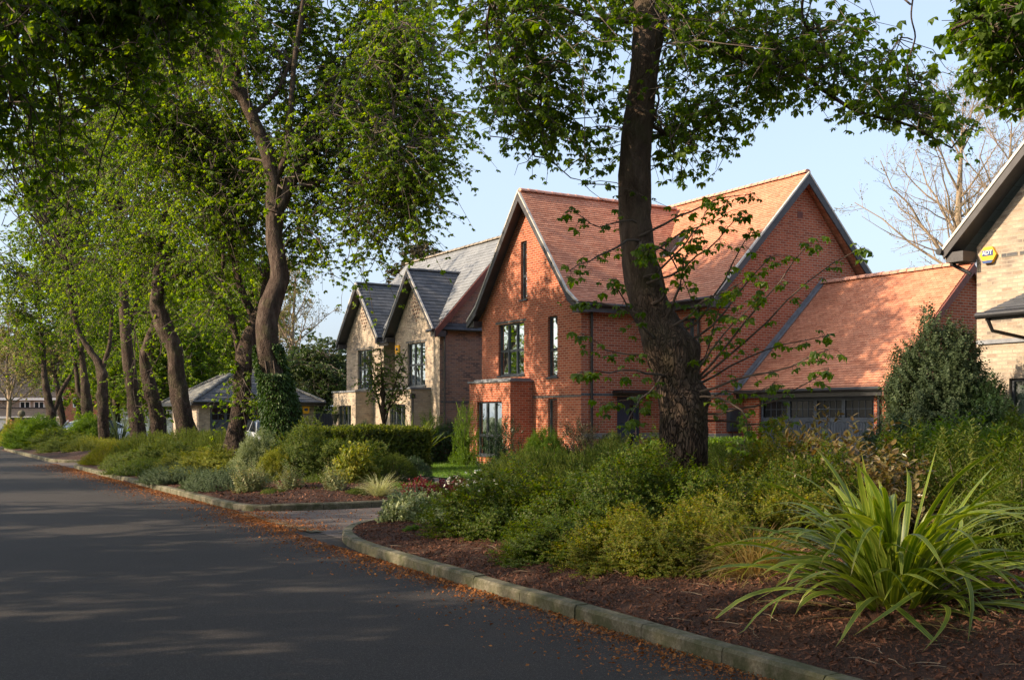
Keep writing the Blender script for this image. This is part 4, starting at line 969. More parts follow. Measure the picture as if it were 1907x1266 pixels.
fpt = ST(*at(-60, 0, 108)[:2]); far_house('tiled_house', 'distant buff house with brown tiled roof and white windows at far left', fpt[0], fpt[1], 9.3, 8, 3.55, 7.6, M['buff'], M['browntile'],
    [(1.5,2.5,2.1,3.2), (4.7,5.7,2.1,3.2), (6.0,7.0,2.1,3.2)], rz=.25, low=(-.3, 1.7, 9))
fpt = ST(*at(118, 0, 100)[:2]); far_house('red_cottage', 'distant red brick house with one white window behind tree trunks', fpt[0], fpt[1], 11, 7, 5.0, 8.2, M['red'], M['slate'], [(.8,2.2,2.5,3.4)], rz=.3, low=(3, 1.6, 10.5))

# ================================================================== GROUND
def sheet(name, poly, z, mat, **k):
    m = MB(); m.face([tuple(W(p[0], p[1], z)) for p in poly]); o = m.build(name, mat); tag(o, **k); return o
sheet('ground', [(-900,-900),(900,-900),(900,900),(-900,900)], -.03, M['ground'], kind='structure')
sheet('road', [(-4.2,-30),(5.62,-30),(5.9,62),(40,61),(40,68),(-60,68),(-60,62),(-4.2,62)], 0, M['road'], kind='structure')
sheet('driveway', [(5.46,14.3),(5.4,13),(9,10),(9,-12),(13.05,-12),(13.05,60.5),(5.95,60.5)], .006, M['drive'], kind='structure')
sheet('garden_path', [(13.0,27.4),(18.6,28.4),(18.6,29.6),(13.0,28.4)], .012, M['drive'], kind='structure')
sheet('garage_drive', [(13.0,19.4),(22,19.4),(22,24.6),(13.0,24.6)], .010, M['drive'], kind='structure')
sheet('forecourt', [(10.9,38),(18.2,38),(18.2,48.2),(10.9,48.2)], .010, M['drive'], kind='structure')
def arc(pts, n=6):
    out = [pts[0]]
    for a, b, c in zip(pts, pts[1:], pts[2:]):
        a, b, c = map(np.array, (a, b, c)); p = b + (a-b)*min(.5, 1.0/np.linalg.norm(a-b)); q = b + (c-b)*min(.5, 1.0/np.linalg.norm(c-b))
        for t in np.linspace(0, 1, n): out.append(tuple((1-t)**2*p + 2*t*(1-t)*b + t*t*q))
    out.append(pts[-1]); return out
def resample(pts, step):
    pts = np.array(pts, float); d = np.r_[0, np.cumsum(np.linalg.norm(np.diff(pts, axis=0), axis=1))]; n = int(d[-1]/step)
    q = np.linspace(0, d[-1], n+1); return np.stack([np.interp(q, d, pts[:, i]) for i in range(2)], 1)
def kerb(pts, inward=1, step=.9):
    """pts run so that the bed lies to the right (inward=1)"""
    P = resample(pts, .15); T = norm(np.gradient(P, axis=0)); Nn = np.stack([T[:, 1], -T[:, 0]], 1)*inward; m = MB(); rr = random.Random(3)
    prof = [(0,-.02),(0,.095),(.018,.118),(.128,.12),(.13,-.02)]; per = int(step/.15)
    dz = dn = 0
    for i in range(len(P)-1):
        if i % per == 0: dz = rr.uniform(-.006, .006); dn = rr.uniform(-.005, .005)
        g0 = .005 if i % per == 0 else 0; g1 = .005 if i % per == per-1 else 0
        a = [W(*(P[i] + T[i]*g0 + Nn[i]*(q[0]+dn)), q[1]+(dz if q[1] > 0 else 0)) for q in prof]; b = [W(*(P[i+1] - T[i]*g1 + Nn[i+1]*(q[0]+dn)), q[1]+(dz if q[1] > 0 else 0)) for q in prof]
        for k in range(4): m.face([a[k], b[k], b[k+1], a[k+1]])
        if i % per == 0: m.face(a)
        if i % per == per-1: m.face(b[::-1])
    # weld within a stone so every stone is one island
    o = m.build('kerb', M['kerb'], kind='structure')
    import bmesh
    bm = bmesh.new(); bm.from_mesh(o.data); bmesh.ops.remove_doubles(bm, verts=bm.verts, dist=.0008); bm.to_mesh(o.data); bm.free(); return o
def inside(poly, x, y):
    poly = np.array(poly); c = np.zeros(x.shape, bool); j = len(poly)-1
    for i in range(len(poly)):
        xi, yi = poly[i]; xj, yj = poly[j]
        cond = ((yi > y) != (yj > y)) & (x < (xj-xi)*(y-yi)/(yj-yi+1e-12)+xi); c ^= cond; j = i
    return c
def edge_dist(poly, x, y):
    P = np.array(poly); best = np.full(x.shape, 1e9)
    for a, b in zip(P, np.roll(P, -1, axis=0)):
        d = b-a; l = (d@d)+1e-12; t = np.clip(((x-a[0])*d[0]+(y-a[1])*d[1])/l, 0, 1)
        best = np.minimum(best, np.hypot(x-a[0]-t*d[0], y-a[1]-t*d[1]))
    return best
def bedz(poly, x, y):
    e = edge_dist(poly, x, y); P = np.stack([x, y, 0*x], -1)
    return .085 + np.minimum(e*.13, .24) + .022*lump(P, 3.1, 4)+ .012*lump(P, 15, 5)
def bed(poly, step):
    x0, y0 = np.min(poly, 0); x1, y1 = np.max(poly, 0); X, Y = np.meshgrid(np.arange(x0, x1+step, step), np.arange(y0, y1+step, step), indexing='ij')
    ins = inside(poly, X, Y) & (edge_dist(poly, X, Y) > .05); Z = np.where(ins, bedz(poly, X, Y), -.05)
    V = np.stack([CS*X-SN*Y, SN*X+CS*Y, Z], -1).reshape(-1, 3); n, m = X.shape; i, j = np.meshgrid(np.arange(n-1), np.arange(m-1), indexing='ij')
    q = np.stack([i*m+j, (i+1)*m+j, (i+1)*m+j+1, i*m+j+1], -1).reshape(-1, 4); ok = ins.reshape(-1)[q].any(1)
    return obj('planting_bed', [(V, q[ok])], M['soil'], smooth=True, kind='structure')
K1 = arc([(4.62,-9),(4.72,4),(4.90,8.5),(5.04,11.6),(5.2,13.0),(5.7,14.2),(6.6,15.1),(8.2,15.4),(10.3,15.0),(11.0,13.6),(11.05,-9)])
K2 = arc([(5.72,36.0),(5.5,18.9),(5.75,18.1),(7.8,17.95),(10.0,18.4),(10.8,20),(10.9,36.6),(10.3,38.1),(7.0,38.3),(5.8,37.4),(5.72,36.0)])
K3 = arc([(5.95,57),(5.8,42.0),(6.3,41.0),(8,40.8),(10.4,41.0),(10.9,42.5),(10.9,58),(10,60),(6.6,60.2),(5.98,59),(5.95,57)])
kerb(K1); kerb(K2, inward=-1); kerb(K3, inward=-1); kerb([(-4.2,-30),(-4.2,61)], inward=-1)
bed(K1, .07); bed(K2, .16); bed(K3, .3)
sheet('verge', [(-60,-60),(-4.33,-60),(-4.33,61.5),(-60,61.5)], .10, M['ground'], kind='structure')
sheet('lawn', [(13.1,24.7),(18.5,24.7),(18.5,60),(13.1,60)], .03, M['lawn'], kind='structure')
sheet('front_garden', [(13.1,-12),(19.1,-12),(19.1,19.3),(13.1,19.3)], .03, M['soil'], kind='structure')
def scatter(name, tpl, s, t, z, size, mat, tilt=.3, flat=None):
    n = len(s); P = np.stack([CS*s-SN*t, SN*s+CS*t, z], -1); zz = norm(np.c_[rng.normal(size=(n, 2))*tilt, np.ones(n)])
    V, Fc = inst(tpl, P, basis(zz), size); return obj(name, [(V, Fc)], mat, kind='stuff')
CH = (np.array([(-.5,-.05,0),(-.1,-.17,.06),(.5,-.1,.02),(.38,.09,.14),(.02,.13,.05),(-.4,.12,.03)]), np.array([(0,1,2,3),(0,3,4,5)]))
n = 120000; s = rng.uniform(4.95, 8.6, n); t = rng.uniform(.5, 15, n); ok = inside(K1, s, t) & (edge_dist(K1, s, t) > .16); s, t = s[ok], t[ok]
scatter('bark_chips', CH, s, t, bedz(K1, s, t)+.008, rng.exponential(.013, len(s)).clip(0,.05)+.008, L['chip'], .7)
n = 26000; s = rng.uniform(5.6, 10.8, n); t = rng.uniform(18, 27, n); ok = inside(K2, s, t) & (edge_dist(K2, s, t) > .16); s, t = s[ok], t[ok]
scatter('bark_chips', CH, s, t, bedz(K2, s, t)+.012, rng.exponential(.02, len(s)).clip(0,.07)+.012, L['chip'], .8)
TW = tubes(np.array([[(-.5,0,0),(-.2,.05,.04),(.15,-.02,.03),(.5,.06,0)]], float), np.array([[.012,.014,.011,.006]]), 3)
n = 500; s = rng.uniform(5.1, 8.0, n); t = rng.uniform(1, 14, n); scatter('fallen_twigs', TW, s, t, bedz(K1, s, t)+.015, rng.uniform(.05, .22, n), M['twigpale'], .1)
n = 46000; t = rng.uniform(1.5, 40, n); edge = np.interp(t, [0, 4, 8.5, 14, 18, 40], [4.66, 4.72, 4.90, 5.10, 5.5, 5.75]); wd = np.interp(t, [0, 6, 12, 20, 40], [.30, .24, .17, .24, .3])
s = edge - .012 - np.abs(rng.exponential(1, n))*wd; PP = np.stack([s, t, 0*t], -1); ok = (lump(PP*np.array([1.6,.8,1]), 2.3, 8) > -.1-.8*rng.uniform(0, 1, n)**1.3) & (s > edge-1.25)
ok &= rng.uniform(0, 1, n) < np.interp(t, [0, 40], [1, .8])
LT = (np.array([(-.5,0,0),(0,-.28,.08),(.5,0,.02),(0,.3,.1)]), np.array([(0,1,2,3)]))
s, t = s[ok], t[ok]; n2 = 5000; s2 = np.r_[5.45+rng.normal(size=n2)*.28, rng.uniform(5.6, 10, 1500)]; t2 = np.r_[rng.uniform(14.6, 18.2, n2), rng.uniform(15.6, 17.8, 1500)]
s = np.r_[s, s2]; t = np.r_[t, t2]; scatter('fallen_bracts', LT, s, t, np.full(len(s), .012)+rng.uniform(0, .012, len(s)), rng.exponential(.010, len(s)).clip(0,.035)+.009, L['litter'], .6)
ch = MB()
for i in range(18):
    a = 14.75+i*.2
    ch.box(0, .2, 0, .19, 0, .012)
st_ = MB()
for i in range(19):
    a = 14.5+i*.2
    for k in range(2):
        c = [W(5.34+k*.105+.003, a+.004, .016), W(5.34+k*.105+.1, a+.004, .016), W(5.34+k*.105+.1, a+.194, .016), W(5.34+k*.105+.003, a+.194, .016)]; st_.face(c)
st_.build('sett_strip', M['kerb'], kind='structure')
BL = (np.array([(-.06,0,0),(.06,0,0),(.03,.05,.6),(0,.18,1)]), np.array([(0,1,2,3)]))
n = 26000; s = rng.uniform(13.15, 18.4, n); t = rng.uniform(24.8, 34, n); scatter('grass_blades', BL, s, t, np.full(n, .03), rng.uniform(.05, .11, n), L['grass'], .25)

# ================================================================== TREES
def below(edge):        # crown's lower hem, as a curve of height over the direction from the eye
    us, vs = zip(*edge)
    def f(p):
        u = CX + F*p[:, 0]/p[:, 1]; v = HV - F*(p[:, 2]-H)/p[:, 1]
        return (v < np.interp(u, us, vs))
    return f
# --- big foreground chestnut
YM = 14.5
main_limbs = [
 [(1274,985,94),(1272,900,88),(1272,840,86),(1270,779,88),(1262,722,80),(1253,684,78),(1243,646,80),(1231,612,78),(1218,582,66),(1208,552,66),(1199,514,66),(1189,457,60),(1184,400,58),(1183,340,57),(1185,272,59),(1189,221,61),(1195,170,53),(1202,102,52),(1204,0,49),(1206,-150,45),(1200,-330,38),(1190,-560,26),(1185,-900,12)],
 [(1210,130,30),(1228,68,22),(1243,0,18,.3),(1275,-90,16,.8),(1330,-220,13,1.2),(1420,-330,9,1.6)],
 [(1204,-60,26),(1150,-150,20,-.8),(1060,-230,15,-1.6),(960,-260,9,-2.2)],
 [(1206,-120,26),(1300,-200,20,-.9),(1440,-240,15,-1.5),(1600,-230,9,-2)],
 [(1204,-100,24),(1180,-220,18,1.5),(1130,-330,14,3),(1100,-420,9,4)],
 [(1204,-200,24),(1260,-330,18,-2),(1280,-400,13,-4),(1290,-430,8,-5)],
 [(1206,-150,22),(1350,-150,14,1.6),(1520,-120,10,2.4),(1680,-90,7,2.6),(1760,-30,5,2.4)],
 [(1204,40,12),(1120,20,9,-.5),(1020,-10,7,-1),(920,-10,5,-1.2)],
 [(1215,235,9),(1260,255,6,.5),(1290,262,4,.8)],
 [(1210,50,16),(1330,95,11,.4),(1480,130,9,.6),(1600,200,7,.5),(1700,225,5,.3),(1775,275,3,.1)],
 [(1600,-230,6,-2),(1702,-30,4,-1),(1688,40,3,-.9),(1700,75,3,-.8),(1678,130,2.6,-.6),(1684,180,2.4,-.4),(1722,245,2,-.2)],
 [(1430,-240,10,-1.5),(1500,-90,7,-.8),(1490,30,5,-.4),(1530,130,3,0)],
 [(1060,-230,12,-1.6),(1000,-80,7,-1),(985,60,5,-.6),(1010,180,4,-.3),(990,280,3,0)],
 [(960,-260,8,-2.2),(925,-60,6,-1.5),(905,60,4,-1),(930,190,3,-.8)],
]
hem = below([(700,100),(862,120),(880,230),(930,290),(980,330),(1060,370),(1130,400),(1180,420),(1240,400),(1300,350),(1345,320),(1400,262),(1440,225),(1500,205),(1560,240),(1640,258),(1700,255),(1740,275),(1790,300),(1830,300),(1836,-20),(2200,-20)])
def gapfn(p):
    u = CX + F*p[:, 0]/p[:, 1]; v = HV - F*(p[:, 2]-H)/p[:, 1]
    hole = (np.abs(u-1725) < 42+ .25*(v-60)) & (v < 115) & (v > -60)
    hole |= (np.abs(u-1197) < 40) & (p[:, 1] < 14.7) & (v < 420)
    hole |= (u > 1500) & (v < 12+ (u-1500)*.12) & (u < 1840) & (v > -40)
    return hem(p) & ~hole
def shoots_main():
    rr = np.random.default_rng(77); paths = [
     [(1222,432),(1262,402),(1300,385),(1350,366),(1395,362)], [(1222,470),(1270,425),(1315,425),(1352,398)], [(1228,510),(1275,455),(1300,420),(1330,372)],
     [(1245,600),(1262,540),(1280,470),(1290,440)], [(1300,715),(1345,650),(1400,590),(1455,520),(1512,448)], [(1300,716),(1360,660),(1425,600),(1520,505),(1600,462)],
     [(1302,720),(1370,672),(1450,640),(1535,628)], [(1305,728),(1380,700),(1470,690),(1542,650)], [(1310,772),(1380,765),(1460,738),(1545,690)],
     [(1312,780),(1370,785),(1420,800),(1455,778)], [(1290,620),(1330,560),(1360,500),(1398,430)], [(1296,640),(1345,590),(1385,530),(1432,478)],
     [(1300,700),(1330,640),(1370,600),(1410,560)], [(1312,760),(1350,720),(1400,740),(1440,716)], [(1300,690),(1322,650),(1330,600),(1345,560)],
     [(1205,590),(1150,575),(1105,560),(1060,562)], [(1235,676),(1190,655),(1140,665),(1092,622)], [(1240,700),(1190,690),(1140,690),(1088,694)],
     [(1245,716),(1205,740),(1165,745),(1120,752)], [(1180,440),(1140,470),(1100,478),(1062,505)], [(1182,405),(1140,420),(1105,425),(1065,392)],
     [(1225,640),(1190,610),(1160,560),(1140,520)], [(1238,690),(1215,720),(1180,760),(1165,790)], [(1250,560),(1225,500),(1210,440),(1195,460)], [(1300,735),(1340,742),(1400,762),(1385,828)],
     [(1222,450),(1250,470),(1270,520),(1290,560)], [(1192,452),(1196,470),(1206,478),(1212,470)], [(1240,520),(1300,480),(1350,440),(1372,400)], [(1260,610),(1310,560),(1350,540),(1400,520)]]
    B = []
    tl = sorted([(q[1], q[0]) for q in main_limbs[0]])
    for p in paths:
        vv = p[0][1] + 8; p = [(float(np.interp(vv, [a[0] for a in tl], [a[1] for a in tl])), vv)] + p
        dy = rr.uniform(-1.1, .3); q = np.array([at(u, v, YM-.1 + dy*i/(len(p)-1)) for i, (u, v) in enumerate(p)]); q = np.c_[q, np.zeros(len(q))]
        B.append(polyline(q, 9)[:, :3])
    B = np.array(B) + rr.normal(size=(len(B), 9, 3))*.012
    wood = [tubes(B, np.linspace(.021, .005, 9)[None]*np.ones((len(B), 1))*rr.uniform(.7, 1.2, (len(B), 1)), 6)]
    # nodes
    st = []; nd = []; sub = []
    for b in B:
        for k in (3, 4, 5, 6, 7, 8, 8):
            for _ in range(2 if k < 7 else 3):
                d = norm(rr.normal(size=3))*np.array([1, 1, .5]); e = b[k] + d*rr.uniform(.05, .24) + np.array([0, 0, -.03])
                nd.append(e); t = np.linspace(0, 1, 4)[:, None]; sub.append(b[k]*(1-t)+e*t + np.array([0, 0, .03])*np.sin(PI*t))
    nd = np.array(nd); sub = np.array(sub); wood.append(tubes(sub, np.full(sub.shape[:2], .003), 3))
    z = norm(rr.normal(size=nd.shape)*.3 + np.array([0, 0, 1.])); sc = .21*rr.uniform(.6, 1.2, len(nd)); sel = rr.integers(0, 3, len(nd)); R3 = basis(z)
    return wood, [inst(PALM[i], nd[sel == i], R3[sel == i], sc[sel == i]*1.2) for i in range(3)]
make_tree('chestnut_tree', 'large foreground chestnut tree with thick knobbly bent trunk in the near bed', YM, main_limbs,
  [(1030,130,190,215,14.0,1.6,40),(1190,270,150,160,14.8,1.3,22),(1330,150,170,190,14.6,1.7,34),(1520,120,220,150,15.0,1.8,42),(1690,210,160,100,14.6,1.3,28),
   (1240,-60,420,150,14.5,3.2,80),(1250,-380,380,260,15,3.5,60),(950,90,110,170,13.6,1.2,22),(1200,60,130,120,12.8,1.2,22)],
  L['chestnut'], M['bark'], 101, twigs=7, leaves=5, size=.19, fine=True, limit=gapfn, climit=gapfn, spread=.78, sides=64, flare=.0, shoots=shoots_main, r1=.02,
  burls=[(at(1290,650,14.35), .20, .11), (at(1310,738,14.35), .15, .11), (at(1240,735,14.1), .15, .03), (at(1215,640,14.3), .14, .05), (at(1170,250,14.4), .12, .05), (at(1188,465,14.2), .09, .05)])
# --- street tree row beyond the entrance
ivy_limbs = [[(531,890,48),(531,830,46),(524,770,44),(516,727,42),(501,664,40),(497,601,38),(510,551,38),(522,517,34),(514,475,32),(507,434,32),(510,371,33),(509,340,27),(500,300,24),(492,272,24),(469,217,22),(438,153,22),(407,95,20),(390,0,16),(380,-150,10)],
 [(512,400,28),(530,372,22,.2),(543,340,22,.3),(570,295,18,.5),(591,220,16,.7),(611,153,14,.8),(638,115,13,.8),(660,80,11,.8),(720,10,8,1)],
 [(507,340,14),(520,315,14),(533,289,13,-.3),(533,221,12,-.5),(540,100,9,-.6),(560,-40,6,-.6)],
 [(600,190,11,.7),(660,150,9,.4),(740,160,7,0),(800,210,4,-.3)], [(535,355,10,.3),(620,330,8,.2),(700,350,6,0),(770,400,4,-.3)], [(580,270,10,.5),(650,240,8,-.3),(720,230,6,-.8),(790,280,4,-1)],
 [(470,215,10),(520,170,8,.5),(560,80,6,1),(580,0,4,1.2)], [(438,155,12),(450,90,9,-.5),(440,0,6,-.9)]]
t3 = make_tree('ivy_clad_tree', 'tall forked street tree with ivy wrapped around its lower trunk', 27, ivy_limbs,
  [(650,250,170,170,28.6,2.2,76),(660,250,150,150,25.2,1.1,22),(430,90,190,160,29.2,2.4,70),(400,70,160,120,25.4,1.1,14),(750,340,80,90,27,1.8,40),(750,120,100,120,27.5,2.4,52),(250,60,170,140,30,2.6,46),(560,340,120,90,29.4,1.6,20),(610,20,240,80,29,2.4,44),(790,240,60,150,26.8,1.3,26),(650,480,70,50,27.6,1.4,9)],
  L['chestnut_row'], M['barkfar'], 202, twigs=10, leaves=6, size=.20, spread=.95, sag=.9, r1=.035)
make_tree('leaning_tree', 'street tree with pale bare trunk leaning right beside the ivy covered one', 29.6,
 [[(436,905,38),(436,848,36),(447,769,32),(455,706,30),(462,643,32),(476,605,24),(492,560,16,.4),(500,500,12,.8)],
  [(452,680,14),(447,655,12),(434,589,11),(422,551,9),(418,526,8),(420,470,6)],
  [(476,605,16),(466,580,15),(451,551,15),(437,509,14),(432,467,13),(420,440,12),(414,400,11),(408,350,11),(390,306,10),(350,268,9),(319,231,8),(282,204,5)]],
 [(400,400,110,110,29.6,2.8,46),(330,260,140,130,30,2.8,60),(380,330,160,150,32.5,2.6,50),(470,300,90,110,31,2.4,30),(590,420,50,90,30,1.5,8),(400,560,60,60,29,1.2,8),(445,768,24,14,28.9,.4,3)],
 L['chestnut_row'], M['barkfar'], 303, twigs=10, leaves=6, size=.20, spread=.9, sag=.9)
row = [
 ('street_tree', 'street tree with thick S shaped trunk left of the leaning pale trunk', 35, [[(357,865,50),(355,822,38),(342,765,32),(330,706,30),(328,651,31),(309,610,31),(294,576,26),(296,530,24),(305,488,20),(313,442,18),(319,397,19),(302,367,13),(295,323,12),(292,255,12),(290,204,10),(285,80,7)],
    [(319,400,14),(332,382,12,.3),(345,340,9,.6),(370,260,7,1)], [(303,520,9),(330,512,7,-.3),(356,508,5,-.5)]],
    [(300,300,150,150,35,2.8,62),(260,450,100,90,35,2.2,32),(390,520,60,80,35,2.0,18),(230,150,190,160,35,3.5,80),(330,60,150,120,35,3,60)]),
 ('street_tree', 'street tree with mottled grey patches on its crooked trunk, right of the forked pair', 39, [[(298,870,30),(296,820,26),(288,748,24),(273,698,22),(267,664,20),(277,635,18),(290,601,17),(296,540,14,.5),(280,440,10,.8),(270,300,8,.8)]],
    [(250,520,110,70,39,2.0,16),(240,380,120,120,38.4,2.0,22),(300,590,70,50,39,2,12),(272,772,26,12,38.6,.5,3)]),
 ('street_tree', 'straight brown street tree standing just behind the mottled trunk', 42, [[(262,865,34),(261,820,30),(250,748,25),(244,685,22),(239,618,20),(236,585,18),(232,500,14),(225,400,10)], [(240,600,10),(258,560,8),(275,500,6)]],
    [(190,330,140,140,42,2.4,28),(190,480,110,90,42,2.0,20),(120,200,170,150,42,3.4,56)]),
 ('street_tree', 'street tree forking into three dark limbs at mid trunk', 47, [[(194,860,22),(193,826,20),(192,765,20),(191,712,18),(186,678,16),(167,652,10),(148,621,9),(135,576,8),(133,538,8),(125,470,6)], [(190,690,10),(205,644,8),(208,590,6)]],
    [(170,540,100,110,47,2.4,26),(150,400,120,110,47,2.4,24),(60,250,150,130,47,4,50)]),
 ('street_tree', 'street tree with leaf suckers hiding its foot at the far bed', 51, [[(167,855,24),(167,803,22),(163,758,20),(159,712,14),(150,640,10),(140,560,8)], [(163,745,10),(146,735,9),(140,690,8),(125,620,6)]],
    [(110,480,110,120,51,3.6,56),(150,620,70,50,51,2.4,14),(60,350,120,120,51,3.6,40)]),
 ('street_tree', 'slender street tree splitting low into a V near the far road end', 57, [[(95,845,17),(95,807,16),(95,773,16),(87,735,13),(81,697,10),(78,640,8),(70,560,6)], [(96,770,11),(104,755,9),(114,731,8),(129,705,7),(150,670,5)]],
    [(70,600,80,70,57,3,34),(40,500,100,90,57,3.4,40)]),
 ('street_tree', 'last small pale leaved street tree by the brick pier', 63, [[(122,840,14),(118,790,12),(110,740,9),(100,680,6)]], [(40,660,70,50,63,2.6,16),(120,640,60,50,63,2.4,16)])]
for i, (nm, lb, Yb, lm, el) in enumerate(row):
    make_tree(nm, lb, Yb, lm, el, L['chestnut_row'] if i < 6 else L['birchy'], M['barkfar'], 400+i*17, twigs=9, leaves=6, size=.20 + .008*i, spread=.95, sag=.9, flare=.2, group='chestnut trees lining the road')
# --- overhanging trees left and right of the frame
def below2(p):
    u = CX + F*p[:, 0]/p[:, 1]; v = HV - F*(p[:, 2]-H)/p[:, 1]; return (v < np.interp(u, [-300, 60, 150, 250, 330, 420, 560], [560, 470, 420, 330, 250, 150, -50])) | (p[:, 1] < .6)
make_tree('overhanging_tree', 'dark leafy tree leaning over the road at the upper left corner', 12.5,
 [[(-1000,1020,110),(-990,700,96),(-960,300,84),(-900,-200,70),(-850,-600,50),(-820,-1100,24)], [(-900,-200,36),(-500,-900,34,-3),(200,-2000,34,-7),(800,-3600,60,-9.5)], [(-940,100,44),(-600,-60,34,.4),(-250,-130,26,.6),(50,-90,18,.7),(260,-40,9,.8)],
  [(-900,-200,36),(-500,-330,28,1),(-100,-320,20,1.6),(200,-200,10,2)], [(-960,300,30),(-600,150,22,-.6),(-200,130,14,-1),(-60,150,4,-1)]],
 [(110,60,250,190,13,2.2,84),(-120,300,160,170,13,2,30),(60,330,150,110,14,1.8,34),(330,-20,130,140,13,1.8,36),(-400,-330,600,300,13,4.5,90),(953,-4700,5600,1500,2.2,4.5,150)],  # last crown and its high limb are unseen, added overhead to darken the road
 L['chestnut'], M['bark'], 909, twigs=7, leaves=6, size=.19, fine=False, limit=below2, climit=below2, spread=.6, r1=.022)
def below3(p):
    u = CX + F*p[:, 0]/p[:, 1]; v = HV - F*(p[:, 2]-H)/p[:, 1]; return (v < np.interp(u, [1700, 1745, 1780, 1830, 1880, 2100], [-60, 60, 130, 200, 300, 380]))
make_tree('overhanging_tree', 'tree just outside the right edge with big leaves hanging into the upper right corner', 9.8,
 [[(2090,1120,120),(2085,800,100),(2060,400,90),(2010,0,76),(1990,-400,60),(1980,-900,30)], [(2040,250,50),(1960,100,44),(1895,0,44,-.1),(1850,-120,34,-.2),(1800,-300,20)],
  [(1960,90,24),(1900,40,15,-.6),(1840,20,9,-.9),(1790,40,5,-1)], [(2020,200,22),(1930,170,12,.4),(1870,190,7,.7)]],
 [(1860,60,100,110,9.4,1.0,20),(1900,200,70,90,9.6,1.0,12),(2100,-100,350,300,9.8,3,60),(2000,-500,400,300,9.8,3,60)],
 L['chestnut'], M['bark'], 919, twigs=6, leaves=5, size=.19, fine=True, limit=below3, climit=below3, spread=.42, r1=.018)
# --- unseen trees outside the frame, placed to shade the road
def off_tree(s, t, seed, hh=9.4, n=130, r=3.6):
    rr = np.random.default_rng(seed); b = W(s, t); root = empty('unseen_tree', b, label='broad chestnut tree on the verge left of the road', cat='tree', group='verge trees left of the road')
    P = np.array([(0,0,0),(.05,.1,2),(-.1,.2,4),(.1,0,7),(0,0,hh*.85)]); tr = [trunk_mesh(P, [.42,.34,.3,.2,.06], .1, 16, seed, .3)]
    A = [polyline(P[2:], 8)]
    for k in range(6):
        a = k*1.05+rr.uniform(0, .5); q = np.array([(0,0,3.2+.6*k*.8),(math.cos(a)*1.4,math.sin(a)*1.4,4.6+.6*k*.8),(math.cos(a)*2.8,math.sin(a)*2.8,5.2+.7*k*.8)]); tr.append(trunk_mesh(q, [.15,.1,.04], .1, 8, seed+k)); A.append(polyline(q, 8))
    obj('trunk', tr, M['barkfar'], root, smooth=True); A = np.concatenate(A)
    cl = ell_points(np.array([0,0,hh*.62]), np.array([r, r, hh*.38]), n, seed, gap=.1)
    wd, lv = foliage(A, cl, seed, 8, 6, .24, .7); obj('branches', wd, M['twig'], root); obj('crown', lv, L['chestnut_row'], root); return root
OT = [off_tree(-7.2, 3.0, 1001), off_tree(-8.0, 22, 1002, 8.8, 120)]
for o_ in OT: o_.scale = (.92,)*3
for k, (s, t, rz, *sc_) in enumerate(((-7.4,-6,1.0),(-9.5,11.5,2.0,.92),(-11,6,5,.9),(-12.5,17.5,3.3,1.0),(-7.0,15.5,1.1,.85),(-6.4,8.2,2.9,.8),(-7.6,31,.5),(-8.2,39.5,2.7),(-7.2,48,4.0),(-9,56,1.2),(-12,66,2.2),(-9,74,3.2),(-9,83,.3),(-12,92,5.0),(-18,75,4),(-20,60,3),(-6.6,-2.5,2.2,1.25),(-8.6,6.8,.7,1.0),(10.8,-5,1.4,1.35),(-5.5,-9,3.1,1.5),(4.5,-15,1,1.6),(10,-13,2,1.5),(-3.5,-15,4,1.4))):  # far copies darken the window reflections; last ones, added round the camera, block skylight
    c = copy_tree(OT[k % 2]); c.location = W(s, t); c.rotation_euler = (0, 0, rz)
    c.scale = ((sc_[0] if sc_ else .95),)*3

